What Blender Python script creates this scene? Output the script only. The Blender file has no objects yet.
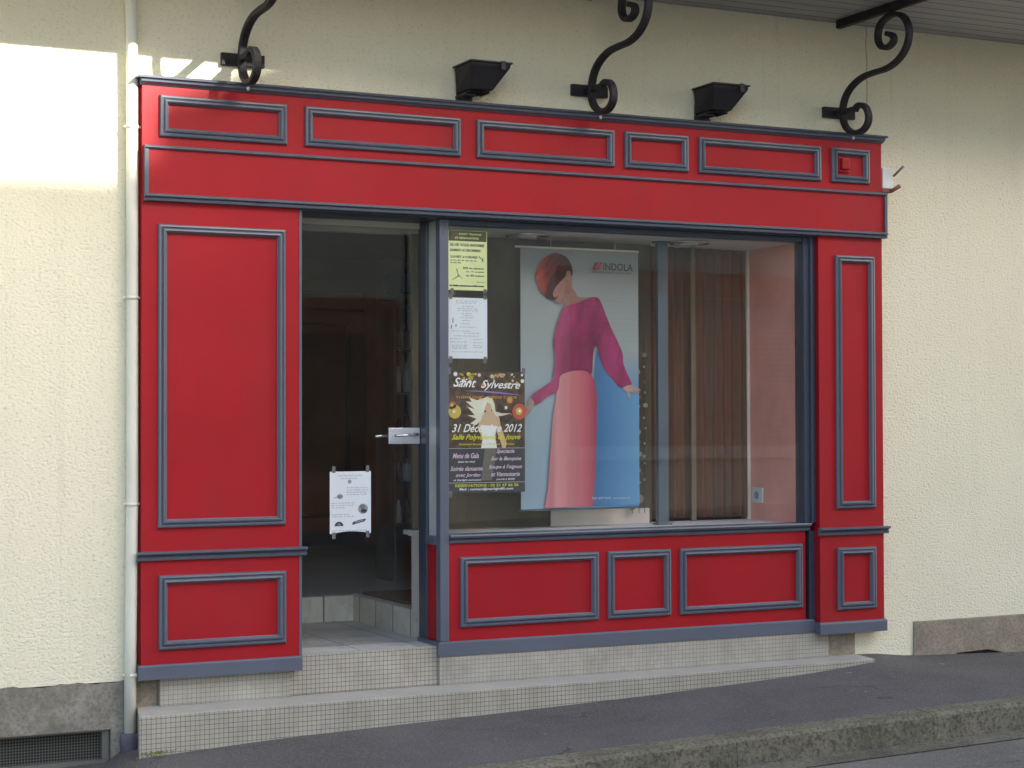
import bpy, bmesh, math, random
from mathutils import Vector, Matrix
random.seed(7)
R = math.radians
sc = bpy.context.scene
col = sc.collection

# ------------------------------------------------------------------ camera
yaw, pitch, roll = R(25.887), R(1.128), R(-0.151)
fw = Vector((math.sin(yaw)*math.cos(pitch), math.cos(yaw)*math.cos(pitch), math.sin(pitch)))
rt0 = Vector((math.cos(yaw), -math.sin(yaw), 0)); up0 = rt0.cross(fw)
rt = rt0*math.cos(roll) + up0*math.sin(roll); up = up0*math.cos(roll) - rt0*math.sin(roll)
cam = bpy.data.cameras.new('camera'); co = bpy.data.objects.new('camera', cam); col.objects.link(co)
M4 = Matrix.Identity(4)
for i, v in enumerate((rt, up, -fw)):
    for j in range(3): M4[j][i] = v[j]
M4.translation = (2.2, -7.9, 1.65)
co.matrix_world = M4
cam.sensor_width = 36; cam.lens = 1780/1024*36; cam.clip_start = .05; cam.clip_end = 1500
sc.camera = co

# ------------------------------------------------------------------ light
SUN_EL, SUN_AZ = 26.0, 30.0            # sun stands behind the opposite houses, a little to the right
w = bpy.data.worlds.new('World'); sc.world = w; w.use_nodes = True
nt = w.node_tree; bg = nt.nodes['Background']
sky = nt.nodes.new('ShaderNodeTexSky'); sky.sky_type = 'NISHITA'; sky.sun_disc = False
sky.sun_elevation = R(SUN_EL); sky.sun_rotation = R(180-SUN_AZ); sky.air_density = 1.0; sky.dust_density = 2.8; sky.ozone_density = .7
nt.links.new(sky.outputs[0], bg.inputs[0]); bg.inputs[1].default_value = .15
sl = bpy.data.lights.new('sun', 'SUN'); sl.energy = 5.0; sl.angle = R(.8); sl.color = (1, .95, .86)
so = bpy.data.objects.new('sun', sl); col.objects.link(so)
tosun = Vector((math.sin(R(SUN_AZ))*math.cos(R(SUN_EL)), -math.cos(R(SUN_AZ))*math.cos(R(SUN_EL)), math.sin(R(SUN_EL))))
so.rotation_euler = tosun.to_track_quat('Z', 'Y').to_euler(); so.location = (10, -20, 20)
vs = sc.view_settings; vs.view_transform = 'Standard'; vs.look = 'None'; vs.gamma = 1; vs.use_curve_mapping = False
vs.exposure = 1.82
sc.render.engine = 'CYCLES'
sc.cycles.max_bounces = 10; sc.cycles.transparent_max_bounces = 12

# ------------------------------------------------------------------ materials
MATS = {}
class NT:
    def __init__(s, name):
        s.m = bpy.data.materials.new(name); s.m.use_nodes = True; s.t = s.m.node_tree
        s.b = s.t.nodes['Principled BSDF']; s.out = s.t.nodes['Material Output']; MATS[name] = s.m
        s.tc = s.t.nodes.new('ShaderNodeTexCoord')
    def n(s, typ, **kw):
        x = s.t.nodes.new('ShaderNode'+typ)
        for k, v in kw.items():
            if k.startswith('i_'): x.inputs[k[2:].replace('_', ' ')].default_value = v
            else: setattr(x, k, v)
        return x
    def l(s, a, b): s.t.links.new(a, b)
    def noise(s, scale, detail=4, rough=.55, vec=None, sc3=None):
        x = s.n('TexNoise'); x.inputs['Scale'].default_value = scale; x.inputs['Detail'].default_value = detail; x.inputs['Roughness'].default_value = rough
        v = vec or s.tc.outputs['Object']
        if sc3:
            mp = s.n('Mapping'); mp.inputs['Scale'].default_value = sc3; s.l(v, mp.inputs[0]); v = mp.outputs[0]
        s.l(v, x.inputs['Vector']); return x.outputs['Fac']
    def ramp(s, fac, stops):
        r = s.n('ValToRGB'); e = r.color_ramp.elements
        while len(e) < len(stops): e.new(.5)
        for q, (p, c) in zip(e, stops): q.position = p; q.color = (*c, 1) if len(c) == 3 else c
        s.l(fac, r.inputs[0]); return r.outputs[0]
    def mix(s, f, a, b, mode='MIX'):
        x = s.n('Mix'); x.data_type = 'RGBA'; x.blend_type = mode
        for sock, v in ((x.inputs[0], f), (x.inputs[6], a), (x.inputs[7], b)):
            if isinstance(v, (int, float)): sock.default_value = v
            elif isinstance(v, tuple): sock.default_value = (*v, 1) if len(v) == 3 else v
            else: s.l(v, sock)
        return x.outputs[2]
    def math(s, op, a, b=0.):
        x = s.n('Math'); x.operation = op
        for sock, v in ((x.inputs[0], a), (x.inputs[1], b)):
            if isinstance(v, (int, float)): sock.default_value = v
            else: s.l(v, sock)
        return x.outputs[0]
    def bump(s, h, strength=.3, dist=.01, normal=None):
        x = s.n('Bump'); x.inputs['Strength'].default_value = strength; x.inputs['Distance'].default_value = dist
        s.l(h, x.inputs['Height'])
        if normal: s.l(normal, x.inputs['Normal'])
        s.l(x.outputs[0], s.b.inputs['Normal']); return x.outputs[0]
    def base(s, c):
        if isinstance(c, tuple): s.b.inputs['Base Color'].default_value = (*c, 1)
        else: s.l(c, s.b.inputs['Base Color'])
    def set(s, rough=.5, metal=0., spec=.5):
        s.b.inputs['Roughness'].default_value = rough; s.b.inputs['Metallic'].default_value = metal; s.b.inputs['Specular IOR Level'].default_value = spec
        return s

def simple(name, c, rough=.5, metal=0., spec=.5, var=.12, scale=6., bump=0.):
    s = NT(name).set(rough, metal, spec)
    f = s.noise(scale, 5)
    k = s.ramp(f, [(.3, tuple(x*(1-var) for x in c)), (.7, tuple(min(1, x*(1+var)) for x in c))])
    s.base(k)
    if bump: s.bump(s.noise(scale*12, 4), bump, .003)
    return s.m

# roughcast: pale cream render with a crushed, pitted surface
def roughcast():
    s = NT('roughcast').set(.95, 0, .15)
    n1 = s.noise(62, 4, .55, sc3=(1, 1, 1.4)); n2 = s.noise(170, 3)
    big = s.noise(1.1, 5)
    c = s.ramp(big, [(.3, (.80, .755, .575)), (.7, (.88, .835, .645))])
    blot = s.noise(.55, 6, .7); c = s.mix(s.ramp(blot, [(.5, (0, 0, 0)), (.75, (.22,)*3)]), c, (.60, .57, .46))
    drip = s.noise(3.2, 5, .7, sc3=(4.5, 1, .16)); c = s.mix(s.ramp(drip, [(.60, (0, 0, 0)), (.74, (.16,)*3)]), c, (.42, .38, .28))
    pit = s.ramp(n1, [(.33, (1, 1, 1)), (.43, (0, 0, 0))])
    c = s.mix(s.math('MULTIPLY', pit, .30), c, (.46, .42, .30))
    # vertical weather streaks and a hairline crack beside the right bracket
    st = s.noise(2.5, 4, sc3=(5, 1, .25)); stm = s.ramp(st, [(.52, (0, 0, 0)), (.75, (1, 1, 1))])
    c = s.mix(s.math('MULTIPLY', stm, .05), c, (.45, .42, .34))
    sp = s.n('SeparateXYZ'); s.l(s.tc.outputs['Object'], sp.inputs[0])
    wob = s.math('MULTIPLY', s.math('SUBTRACT', s.noise(9, 3), .5), .03)
    dx = s.math('ABSOLUTE', s.math('SUBTRACT', s.math('ADD', sp.outputs[0], wob), 8.262))
    cr = s.math('MULTIPLY', s.math('LESS_THAN', dx, .0035), s.math('GREATER_THAN', sp.outputs[2], 3.36))
    c = s.mix(s.math('MULTIPLY', cr, .6), c, (.22, .19, .13))
    s.base(c)
    h = s.math('ADD', s.ramp(n1, [(.30, (0, 0, 0)), (.52, (.8, .8, .8)), (.8, (1, 1, 1))]), s.math('MULTIPLY', n2, .35))
    s.bump(h, .55, .006); return s.m
roughcast()

def paint(name, c, rough, dirt):
    s = NT(name).set(rough, 0, .28 if name == 'red_paint' else .55)
    f = s.noise(2.2, 5)
    k = s.ramp(f, [(.3, tuple(x*.90 for x in c)), (.7, tuple(x*1.08 for x in c))])
    sp = s.ramp(s.noise(70, 2, .5), [(.76, (0, 0, 0)), (.80, (1, 1, 1))])
    k = s.mix(s.math('MULTIPLY', sp, .35 if name == 'red_paint' else 0.), k, dirt)
    s.base(k)
    rr = s.ramp(s.noise(3, 3), [(.3, (rough-.03,)*3), (.7, (rough+.06,)*3)]); s.l(rr, s.b.inputs['Roughness'])
    g1 = s.noise(5, 4, .6, sc3=(26, 26, 1.2) if name == 'red_paint' else (6, 6, 6))
    if name == 'red_paint': k = s.mix(s.ramp(s.noise(1.3, 6, .75, sc3=(2.2, 1, .5)), [(.45, (0, 0, 0)), (.75, (.30,)*3)]), k, (.25, .03, .035)); s.base(k)
    s.bump(s.math('ADD', s.noise(3.5, 3), s.math('MULTIPLY', g1, .10)), .14, .01); return s.m
paint('red_paint', (.365, .0095, .017), .46, (.40, .14, .12))
paint('blue_grey_paint', (.108, .124, .162), .36, (.13, .15, .18))
paint('dark_blue_frame', (.048, .060, .088), .30, (.06, .075, .10))

def mosaic(name, cell=.0215, faint=.0, mx=.95, tile=(.44, .41, .345), grout=(.14, .10, .065), mort=.042):
    s = NT(name).set(.45, 0, .4)
    g = s.n('NewGeometry'); ab = s.n('VectorMath'); ab.operation = 'ABSOLUTE'; s.l(g.outputs['True Normal'], ab.inputs[0])
    an = s.n('SeparateXYZ'); s.l(ab.outputs[0], an.inputs[0]); p = s.n('SeparateXYZ'); s.l(s.tc.outputs['Object'], p.inputs[0])
    inv = lambda q: s.math('SUBTRACT', 1., q)
    U = s.math('ADD', s.math('MULTIPLY', p.outputs[0], inv(an.outputs[0])), s.math('MULTIPLY', p.outputs[1], an.outputs[0]))
    V = s.math('ADD', s.math('MULTIPLY', p.outputs[2], inv(an.outputs[2])), s.math('MULTIPLY', p.outputs[1], an.outputs[2]))
    cb = s.n('CombineXYZ'); s.l(U, cb.inputs[0]); s.l(V, cb.inputs[1])
    b = s.n('TexBrick'); b.offset = 0; b.squash = 1; s.l(cb.outputs[0], b.inputs['Vector'])
    for k, v in (('Scale', 1/cell), ('Mortar Size', mort), ('Mortar Smooth', .1), ('Bias', 0), ('Brick Width', 1.), ('Row Height', 1.)): b.inputs[k].default_value = v
    b.inputs['Color1'].default_value = (.94, .94, .94, 1); b.inputs['Color2'].default_value = (1, 1, 1, 1)
    f = s.noise(5, 5); tint = s.ramp(f, [(.3, tuple(x*.86 for x in tile)), (.7, tuple(x*1.1 for x in tile))])
    tc = s.mix(1., tint, b.outputs['Color'], 'MULTIPLY')
    patch = s.ramp(s.noise(4.2, 5, .7, sc3=(1.6, 1, .8)), [(.40, (faint,)*3), (.66, (mx,)*3)])
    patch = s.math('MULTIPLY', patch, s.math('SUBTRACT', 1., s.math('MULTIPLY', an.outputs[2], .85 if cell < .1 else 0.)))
    horiz_soft = s.math('MULTIPLY', b.outputs['Fac'], patch)
    c = s.mix(horiz_soft, tc, grout)
    drt = s.ramp(s.noise(7, 6, .75, sc3=(1.4, 1, .7)), [(.50, (0, 0, 0)), (.72, (.42,)*3)]); c = s.mix(drt, c, (.21, .18, .13))
    miss = s.ramp(s.noise(9, 2, .5), [(.70, (0, 0, 0)), (.74, (.35,)*3)]); c = s.mix(miss, c, (.30, .27, .22))
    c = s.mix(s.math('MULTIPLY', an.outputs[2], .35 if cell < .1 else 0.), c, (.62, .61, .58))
    s.base(c); s.bump(s.noise(30, 3), .06, .002); return s.m
mosaic('mosaic_tile', faint=.03, mx=.42)
mosaic('mosaic_tile_faint', faint=.0, mx=.10, tile=(.42, .395, .34), grout=(.31, .285, .25), mort=.025)
mosaic('floor_tile', cell=.31, faint=.8, tile=(.56, .56, .54), grout=(.22, .21, .2), mort=.012)
mosaic('riser_tile', cell=.24, faint=.8, tile=(.80, .77, .68), grout=(.22, .20, .17), mort=.02)

def asphalt(name, c, speck):
    s = NT(name).set(.92, 0, .2)
    k = s.ramp(s.noise(1.6, 6), [(.3, tuple(x*.82 for x in c)), (.7, tuple(x*1.2 for x in c))])
    v = s.n('TexVoronoi'); v.inputs['Scale'].default_value = 120; s.l(s.tc.outputs['Object'], v.inputs['Vector'])
    bw = s.n('SeparateColor'); s.l(v.outputs['Color'], bw.inputs[0])
    k = s.mix(s.ramp(bw.outputs[0], [(.55, (0, 0, 0)), (1., (.55,)*3)]), k, speck)
    gum = s.ramp(s.noise(11, 2, .4), [(.755, (0, 0, 0)), (.775, (1, 1, 1))])
    k = s.mix(s.math('MULTIPLY', gum, .55), k, (.32, .31, .29))
    vc = s.n('TexVoronoi'); vc.feature = 'DISTANCE_TO_EDGE'; vc.inputs['Scale'].default_value = .75; ds = s.n('VectorMath'); ds.operation = 'ADD'; nz = s.n('TexNoise'); nz.inputs['Scale'].default_value = 3.; nz.inputs['Detail'].default_value = 6
    s.l(s.tc.outputs['Object'], nz.inputs['Vector']); s.l(s.tc.outputs['Object'], ds.inputs[0]); s.l(nz.outputs['Color'], ds.inputs[1]); s.l(ds.outputs[0], vc.inputs['Vector'])
    crk = s.math('MULTIPLY', s.math('LESS_THAN', vc.outputs['Distance'], .006), s.ramp(s.noise(.9, 2), [(.48, (0, 0, 0)), (.54, (.7,)*3)])); k = s.mix(crk, k, tuple(x*.45 for x in c))
    stn = s.ramp(s.noise(2.8, 6, .75), [(.55, (0, 0, 0)), (.72, (.5,)*3)]); k = s.mix(stn, k, tuple(x*.72 for x in c))
    grit = s.ramp(s.noise(34, 2, .5), [(.745, (0, 0, 0)), (.77, (.5,)*3)]); k = s.mix(grit, k, (.28, .26, .23))
    s.base(k); s.bump(s.math('SUBTRACT', s.math('ADD', s.noise(130, 3), v.outputs['Distance']), crk), .7, .006); return s.m
asphalt('pavement_asphalt', (.122, .114, .110), (.20, .19, .18))
asphalt('road_asphalt', (.18, .165, .14), (.30, .27, .23))

def stone(name, c1, c2, dark, scale=3., bump=.6, stain=.5):
    s = NT(name).set(.93, 0, .2)
    k = s.ramp(s.noise(scale, 6, .65), [(.32, c1), (.68, c2)])
    k = s.mix(s.math('MULTIPLY', s.ramp(s.noise(60, 4, .7), [(.45, (0, 0, 0)), (.62, (1, 1, 1))]), .7 if name == 'kerb_granite' else .45), k, dark)
    k = s.mix(s.math('MULTIPLY', s.ramp(s.noise(2.4, 5, .7, sc3=(1, 1, .7)), [(.48, (0, 0, 0)), (.66, (1, 1, 1))]), stain), k, tuple(x*1.3 for x in dark))
    s.base(k); s.bump(s.noise(38, 8, .7), bump, .012); return s.m
stone('cement_render', (.20, .185, .155), (.34, .32, .275), (.10, .095, .07), 5.)
stone('granite_block', (.27, .235, .18), (.40, .35, .275), (.14, .115, .085), 9.)
stone('kerb_granite', (.18, .165, .115), (.27, .245, .185), (.055, .05, .035), 8., .8)
stone('opposite_render', (.60, .55, .43), (.68, .62, .50), (.22, .18, .13), 1.2, .2, .2)
stone('opposite_stone', (.44, .40, .32), (.54, .49, .40), (.14, .12, .1), 1.5, .2, .2)
simple('opposite_brown', (.27, .085, .03), .5)
simple('opposite_shutter', (.20, .105, .075), .6)
simple('dark_glass', (.02, .022, .025), .08, 0, .6)
simple('roof_slate', (.06, .065, .075), .6, var=.3, scale=3)

def planks():
    s = NT('soffit_boards').set(.6, 0, .3)
    p = s.n('SeparateXYZ'); s.l(s.tc.outputs['Object'], p.inputs[0])
    fr = s.math('FRACT', s.math('MULTIPLY', p.outputs[1], 9.5))
    gap = s.math('LESS_THAN', fr, .07)
    k = s.ramp(s.noise(3, 6, .6, sc3=(.5, 9, 1)), [(.3, (.36, .35, .34)), (.7, (.46, .45, .43))])
    k = s.mix(gap, k, (.035, .035, .04)); s.base(k)
    s.bump(fr, .2, .003); return s.m
planks()
simple('wrought_iron', (.020, .017, .021), .62, 0, .35, .4, 16, .8)
simple('lamp_black', (.016, .014, .018), .55, 0, .4, .3, 12, .2)
simple('lamp_rim', (.05, .05, .06), .45, .3)
simple('pipe_enamel', (.70, .70, .60), .42, 0, .5, .07, 3)
simple('boot_plastic', (.10, .085, .11), .6, 0, .4, .3, 14, .3)
simple('brushed_steel', (.70, .73, .78), .32, .35, .5, .06)
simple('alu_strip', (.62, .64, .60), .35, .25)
simple('post_steel', (.12, .155, .185), .4, .1, .5, .08)
simple('white_sill', (.76, .78, .78), .4, 0, .5, .06)
simple('cream_panel', (.78, .70, .64), .6, 0, .3, .06)
simple('ceiling_paint', (.72, .70, .62), .8, 0, .2, .05)
simple('peach_wall', (.85, .38, .30), .75, 0, .25, .14, 2.5)
simple('olive_board', (.105, .088, .055), .7, 0, .3, .18, 4)
simple('brown_wall', (.40, .25, .11), .8, 0, .2, .15, 2)
simple('trim_white', (.78, .74, .66), .5)
simple('pole_beige', (.22, .17, .11), .5)
simple('door_mat', (.16, .10, .05), .95, 0, .1, .25, 60, .6)
simple('shop_floor_tile', (.45, .45, .42), .35, 0, .5, .1, 3)
simple('paper_white', (.74, .80, .86), .7, 0, .2, .03)
simple('paper_lime', (.72, .80, .42), .7, 0, .2, .03)
simple('ink', (.06, .06, .08), .7, 0, .2)
simple('ink_grey', (.30, .33, .36), .7, 0, .2)
simple('ink_olive', (.10, .10, .035), .7, 0, .2)
simple('tape', (.17, .17, .17), .3, 0, .5)
simple('white_plastic', (.72, .74, .74), .4)
simple('rust_brown', (.22, .09, .06), .7)
simple('disc_shell', (.36, .32, .24), .3, .2)
simple('string_dark', (.05, .035, .02), .7)
simple('rack_metal', (.20, .20, .18), .4, .4)
simple('bottle_white', (.45, .45, .42), .35)
simple('bottle_brown', (.14, .05, .03), .3)
simple('bottle_dark', (.03, .03, .04), .3)
simple('sign_dark', (.02, .03, .05), .25)
simple('shade_black', (.006, .006, .006), 1.)
simple('weed_green', (.16, .19, .03), .8, 0, .3, .3, 30)
simple('chrome', (.75, .76, .78), .15, 1.)
simple('lens', (.70, .68, .6), .2)
# printed inks of the two posters
for nm, c in dict(p_lip=(.30, .05, .05), p_hand=(.50, .34, .29), p_skin_shade=(.30, .16, .13), p_top=(.36, .035, .13), p_top_shade=(.20, .02, .085),
                  p_skirt=(.62, .24, .26), p_skirt_light=(.66, .40, .38), p_skirt_shade=(.36, .07, .10), p_blue=(.07, .19, .40), p_red=(.45, .02, .03), p_text=(.05, .06, .07), p_pale=(.55, .66, .74),
                  e_white=(.80, .82, .80), e_hair=(.70, .70, .56), e_skin=(.62, .45, .28), e_yellow=(.62, .60, .02), e_pink=(.68, .52, .68), e_orange=(.62, .28, .08),
                  e_gold=(.60, .45, .08), e_red=(.50, .10, .06), e_purple=(.30, .22, .62), e_line=(.5, .5, .5), e_slate=(.045, .048, .055), e_leg=(.16, .14, .12)).items():
    simple(nm, c, .55, 0, .25, .05)
def glow_ink(name, a, b):
    s = NT(name).set(.55, 0, .25)
    s.base(s.ramp(s.noise(35, 3), [(.35, a), (.65, b)])); return s.m
glow_ink('e_bokeh', (.035, .025, .022), (.13, .075, .035))

def fashion_paper():
    s = NT('fashion_paper').set(.4, 0, .3)
    p = s.n('SeparateXYZ'); s.l(s.tc.outputs['Object'], p.inputs[0])
    u = s.math('DIVIDE', s.math('SUBTRACT', p.outputs[0], 6.222), .695); v = s.math('DIVIDE', s.math('SUBTRACT', p.outputs[2], 1.187), 1.345)
    up_ = s.ramp(v, [(.0, (.30, .43, .54)), (.45, (.34, .44, .50)), (.62, (.33, .38, .38)), (1., (.25, .28, .28))])
    bl = s.ramp(v, [(.0, (.11, .29, .54)), (.42, (.13, .30, .52)), (.62, (.33, .38, .38)), (.9, (.25, .28, .28))])
    s.base(s.mix(s.ramp(u, [(.50, (0, 0, 0)), (.66, (1, 1, 1))]), up_, bl)); return s.m
fashion_paper()
def grad(name, axis, a0, a1, stops):
    s = NT(name).set(.5, 0, .3)
    p = s.n('SeparateXYZ'); s.l(s.tc.outputs['Object'], p.inputs[0])
    s.base(s.ramp(s.math('DIVIDE', s.math('SUBTRACT', p.outputs[axis], a0), a1-a0), stops)); return s.m
grad('p_blue_fade', 0, 6.62, 6.92, [(0, (.05, .13, .30)), (.35, (.07, .22, .44)), (1, (.15, .35, .57))])
def printed(name, x0, x1, ramp_, sc3, amt, tones, zr=None, zf=None, rot=0.):
    """printed photograph of cloth / hair: sideways tone plus stretched, blurred folds"""
    s = NT(name).set(.45, 0, .3)
    p = s.n('SeparateXYZ'); s.l(s.tc.outputs['Object'], p.inputs[0])
    mp = s.n('Mapping'); mp.inputs['Rotation'].default_value = (0, R(rot), 0); s.l(s.tc.outputs['Object'], mp.inputs[0])
    f = s.noise(1., 5, .55, vec=mp.outputs[0], sc3=sc3)
    u = s.math('ADD', s.math('DIVIDE', s.math('SUBTRACT', p.outputs[0], x0), x1-x0), s.math('MULTIPLY', s.math('SUBTRACT', f, .5), amt))
    base = s.ramp(u, ramp_)
    k = s.mix(s.ramp(f, [(.38, (0, 0, 0)), (.62, (1, 1, 1))]), tones[0], tones[1])
    s.base(s.mix(1., base, k, 'MULTIPLY')); return s.m
printed('p_skirt_fade', 6.33, 6.66, [(0, (.64, .17, .20)), (.28, (.70, .33, .34)), (.5, (.66, .24, .26)), (.78, (.60, .15, .19)), (1, (.38, .06, .10))], (16, 1, .9), .35, ((.84, .82, .82), (1, 1, 1)))
printed('p_top_fade', 6.40, 6.86, [(0, (.42, .06, .17)), (.3, (.36, .045, .14)), (.5, (.24, .03, .10)), (.62, (.30, .035, .12)), (1, (.42, .045, .17))], (13, 1, 4.), .30, ((.62, .58, .6), (1.05, 1.05, 1.05)), rot=-12)
printed('p_hair', 6.27, 6.42, [(0, (.30, .035, .03)), (.35, (.48, .085, .05)), (.7, (.26, .03, .025)), (1, (.16, .02, .02))], (60, 1, 9), .5, ((.55, .5, .5), (1.1, 1.1, 1.1)), rot=-35)
printed('p_hair_dark', 6.27, 6.42, [(0, (.10, .03, .025)), (1, (.045, .02, .018))], (60, 1, 9), .5, ((.6, .6, .6), (1.3, 1.3, 1.3)), rot=-35)
printed('p_skin', 6.33, 6.44, [(0, (.52, .34, .28)), (.45, (.46, .29, .235)), (1, (.34, .19, .155))], (9, 1, 9), .25, ((.93, .92, .92), (1, 1, 1)))
def curtain_mat():
    s = NT('curtain_cloth').set(.85, 0, .1)
    f = s.noise(6, 3, .5, sc3=(1, .1, .04))
    s.base(s.ramp(f, [(.30, (.15, .10, .065)), (.45, (.17, .085, .05)), (.52, (.185, .08, .048)), (.6, (.15, .095, .065)), (.7, (.175, .07, .052))])); return s.m
curtain_mat()
def mesh_grille():
    s = NT('perforated_metal').set(.6, .3, .4)
    v = s.n('TexChecker'); mp = s.n('Mapping'); mp.inputs['Rotation'].default_value = (0, R(45), 0); s.l(s.tc.outputs['Object'], mp.inputs[0]); s.l(mp.outputs[0], v.inputs['Vector']); v.inputs['Scale'].default_value = 110
    s.base(s.mix(v.outputs['Fac'], (.10, .10, .09), (.015, .015, .014))); s.bump(v.outputs['Fac'], .5, .003); return s.m
mesh_grille()
def glass(name, tint, gain=1.0):
    m = bpy.data.materials.new(name); m.use_nodes = True; MATS[name] = m; t = m.node_tree
    for x in list(t.nodes):
        if x.type != 'OUTPUT_MATERIAL': t.nodes.remove(x)
    o = [x for x in t.nodes][0]
    tr = t.nodes.new('ShaderNodeBsdfTransparent'); tr.inputs[0].default_value = (*tint, 1)
    gl = t.nodes.new('ShaderNodeBsdfGlossy'); gl.inputs['Roughness'].default_value = .012
    lw = t.nodes.new('ShaderNodeLayerWeight'); lw.inputs[0].default_value = .5
    p = t.nodes.new('ShaderNodeMath'); p.operation = 'POWER'; p.inputs[1].default_value = 4; t.links.new(lw.outputs['Facing'], p.inputs[0])
    a = t.nodes.new('ShaderNodeMath'); a.operation = 'MULTIPLY_ADD'; a.inputs[1].default_value = .9; a.inputs[2].default_value = .055*gain; t.links.new(p.outputs[0], a.inputs[0])
    nz = t.nodes.new('ShaderNodeTexNoise'); nz.inputs['Scale'].default_value = 1.3; tc = t.nodes.new('ShaderNodeTexCoord'); t.links.new(tc.outputs['Object'], nz.inputs['Vector'])
    bp = t.nodes.new('ShaderNodeBump'); bp.inputs['Strength'].default_value = .008; bp.inputs['Distance'].default_value = .05; t.links.new(nz.outputs['Fac'], bp.inputs['Height']); t.links.new(bp.outputs[0], gl.inputs['Normal'])
    mx = t.nodes.new('ShaderNodeMixShader'); t.links.new(a.outputs[0], mx.inputs[0]); t.links.new(tr.outputs[0], mx.inputs[1]); t.links.new(gl.outputs[0], mx.inputs[2])
    df = t.nodes.new('ShaderNodeBsdfDiffuse'); df.inputs[0].default_value = (.80, .78, .72, 1)
    n2 = t.nodes.new('ShaderNodeTexNoise'); n2.inputs['Scale'].default_value = 3.5; n2.inputs['Detail'].default_value = 6; n2.inputs['Roughness'].default_value = .7; t.links.new(tc.outputs['Object'], n2.inputs['Vector'])
    mr = t.nodes.new('ShaderNodeMapRange'); mr.inputs['From Min'].default_value = .35; mr.inputs['From Max'].default_value = .75; mr.inputs['To Min'].default_value = .004*gain; mr.inputs['To Max'].default_value = .017*gain; t.links.new(n2.outputs['Fac'], mr.inputs['Value'])
    m2 = t.nodes.new('ShaderNodeMixShader'); t.links.new(mr.outputs[0], m2.inputs[0]); t.links.new(mx.outputs[0], m2.inputs[1]); t.links.new(df.outputs[0], m2.inputs[2])
    t.links.new(m2.outputs[0], o.inputs[0]); return m
glass('window_glass', (.985, .99, .985), .9); glass('door_glass', (.975, .985, .98), .65)

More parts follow.
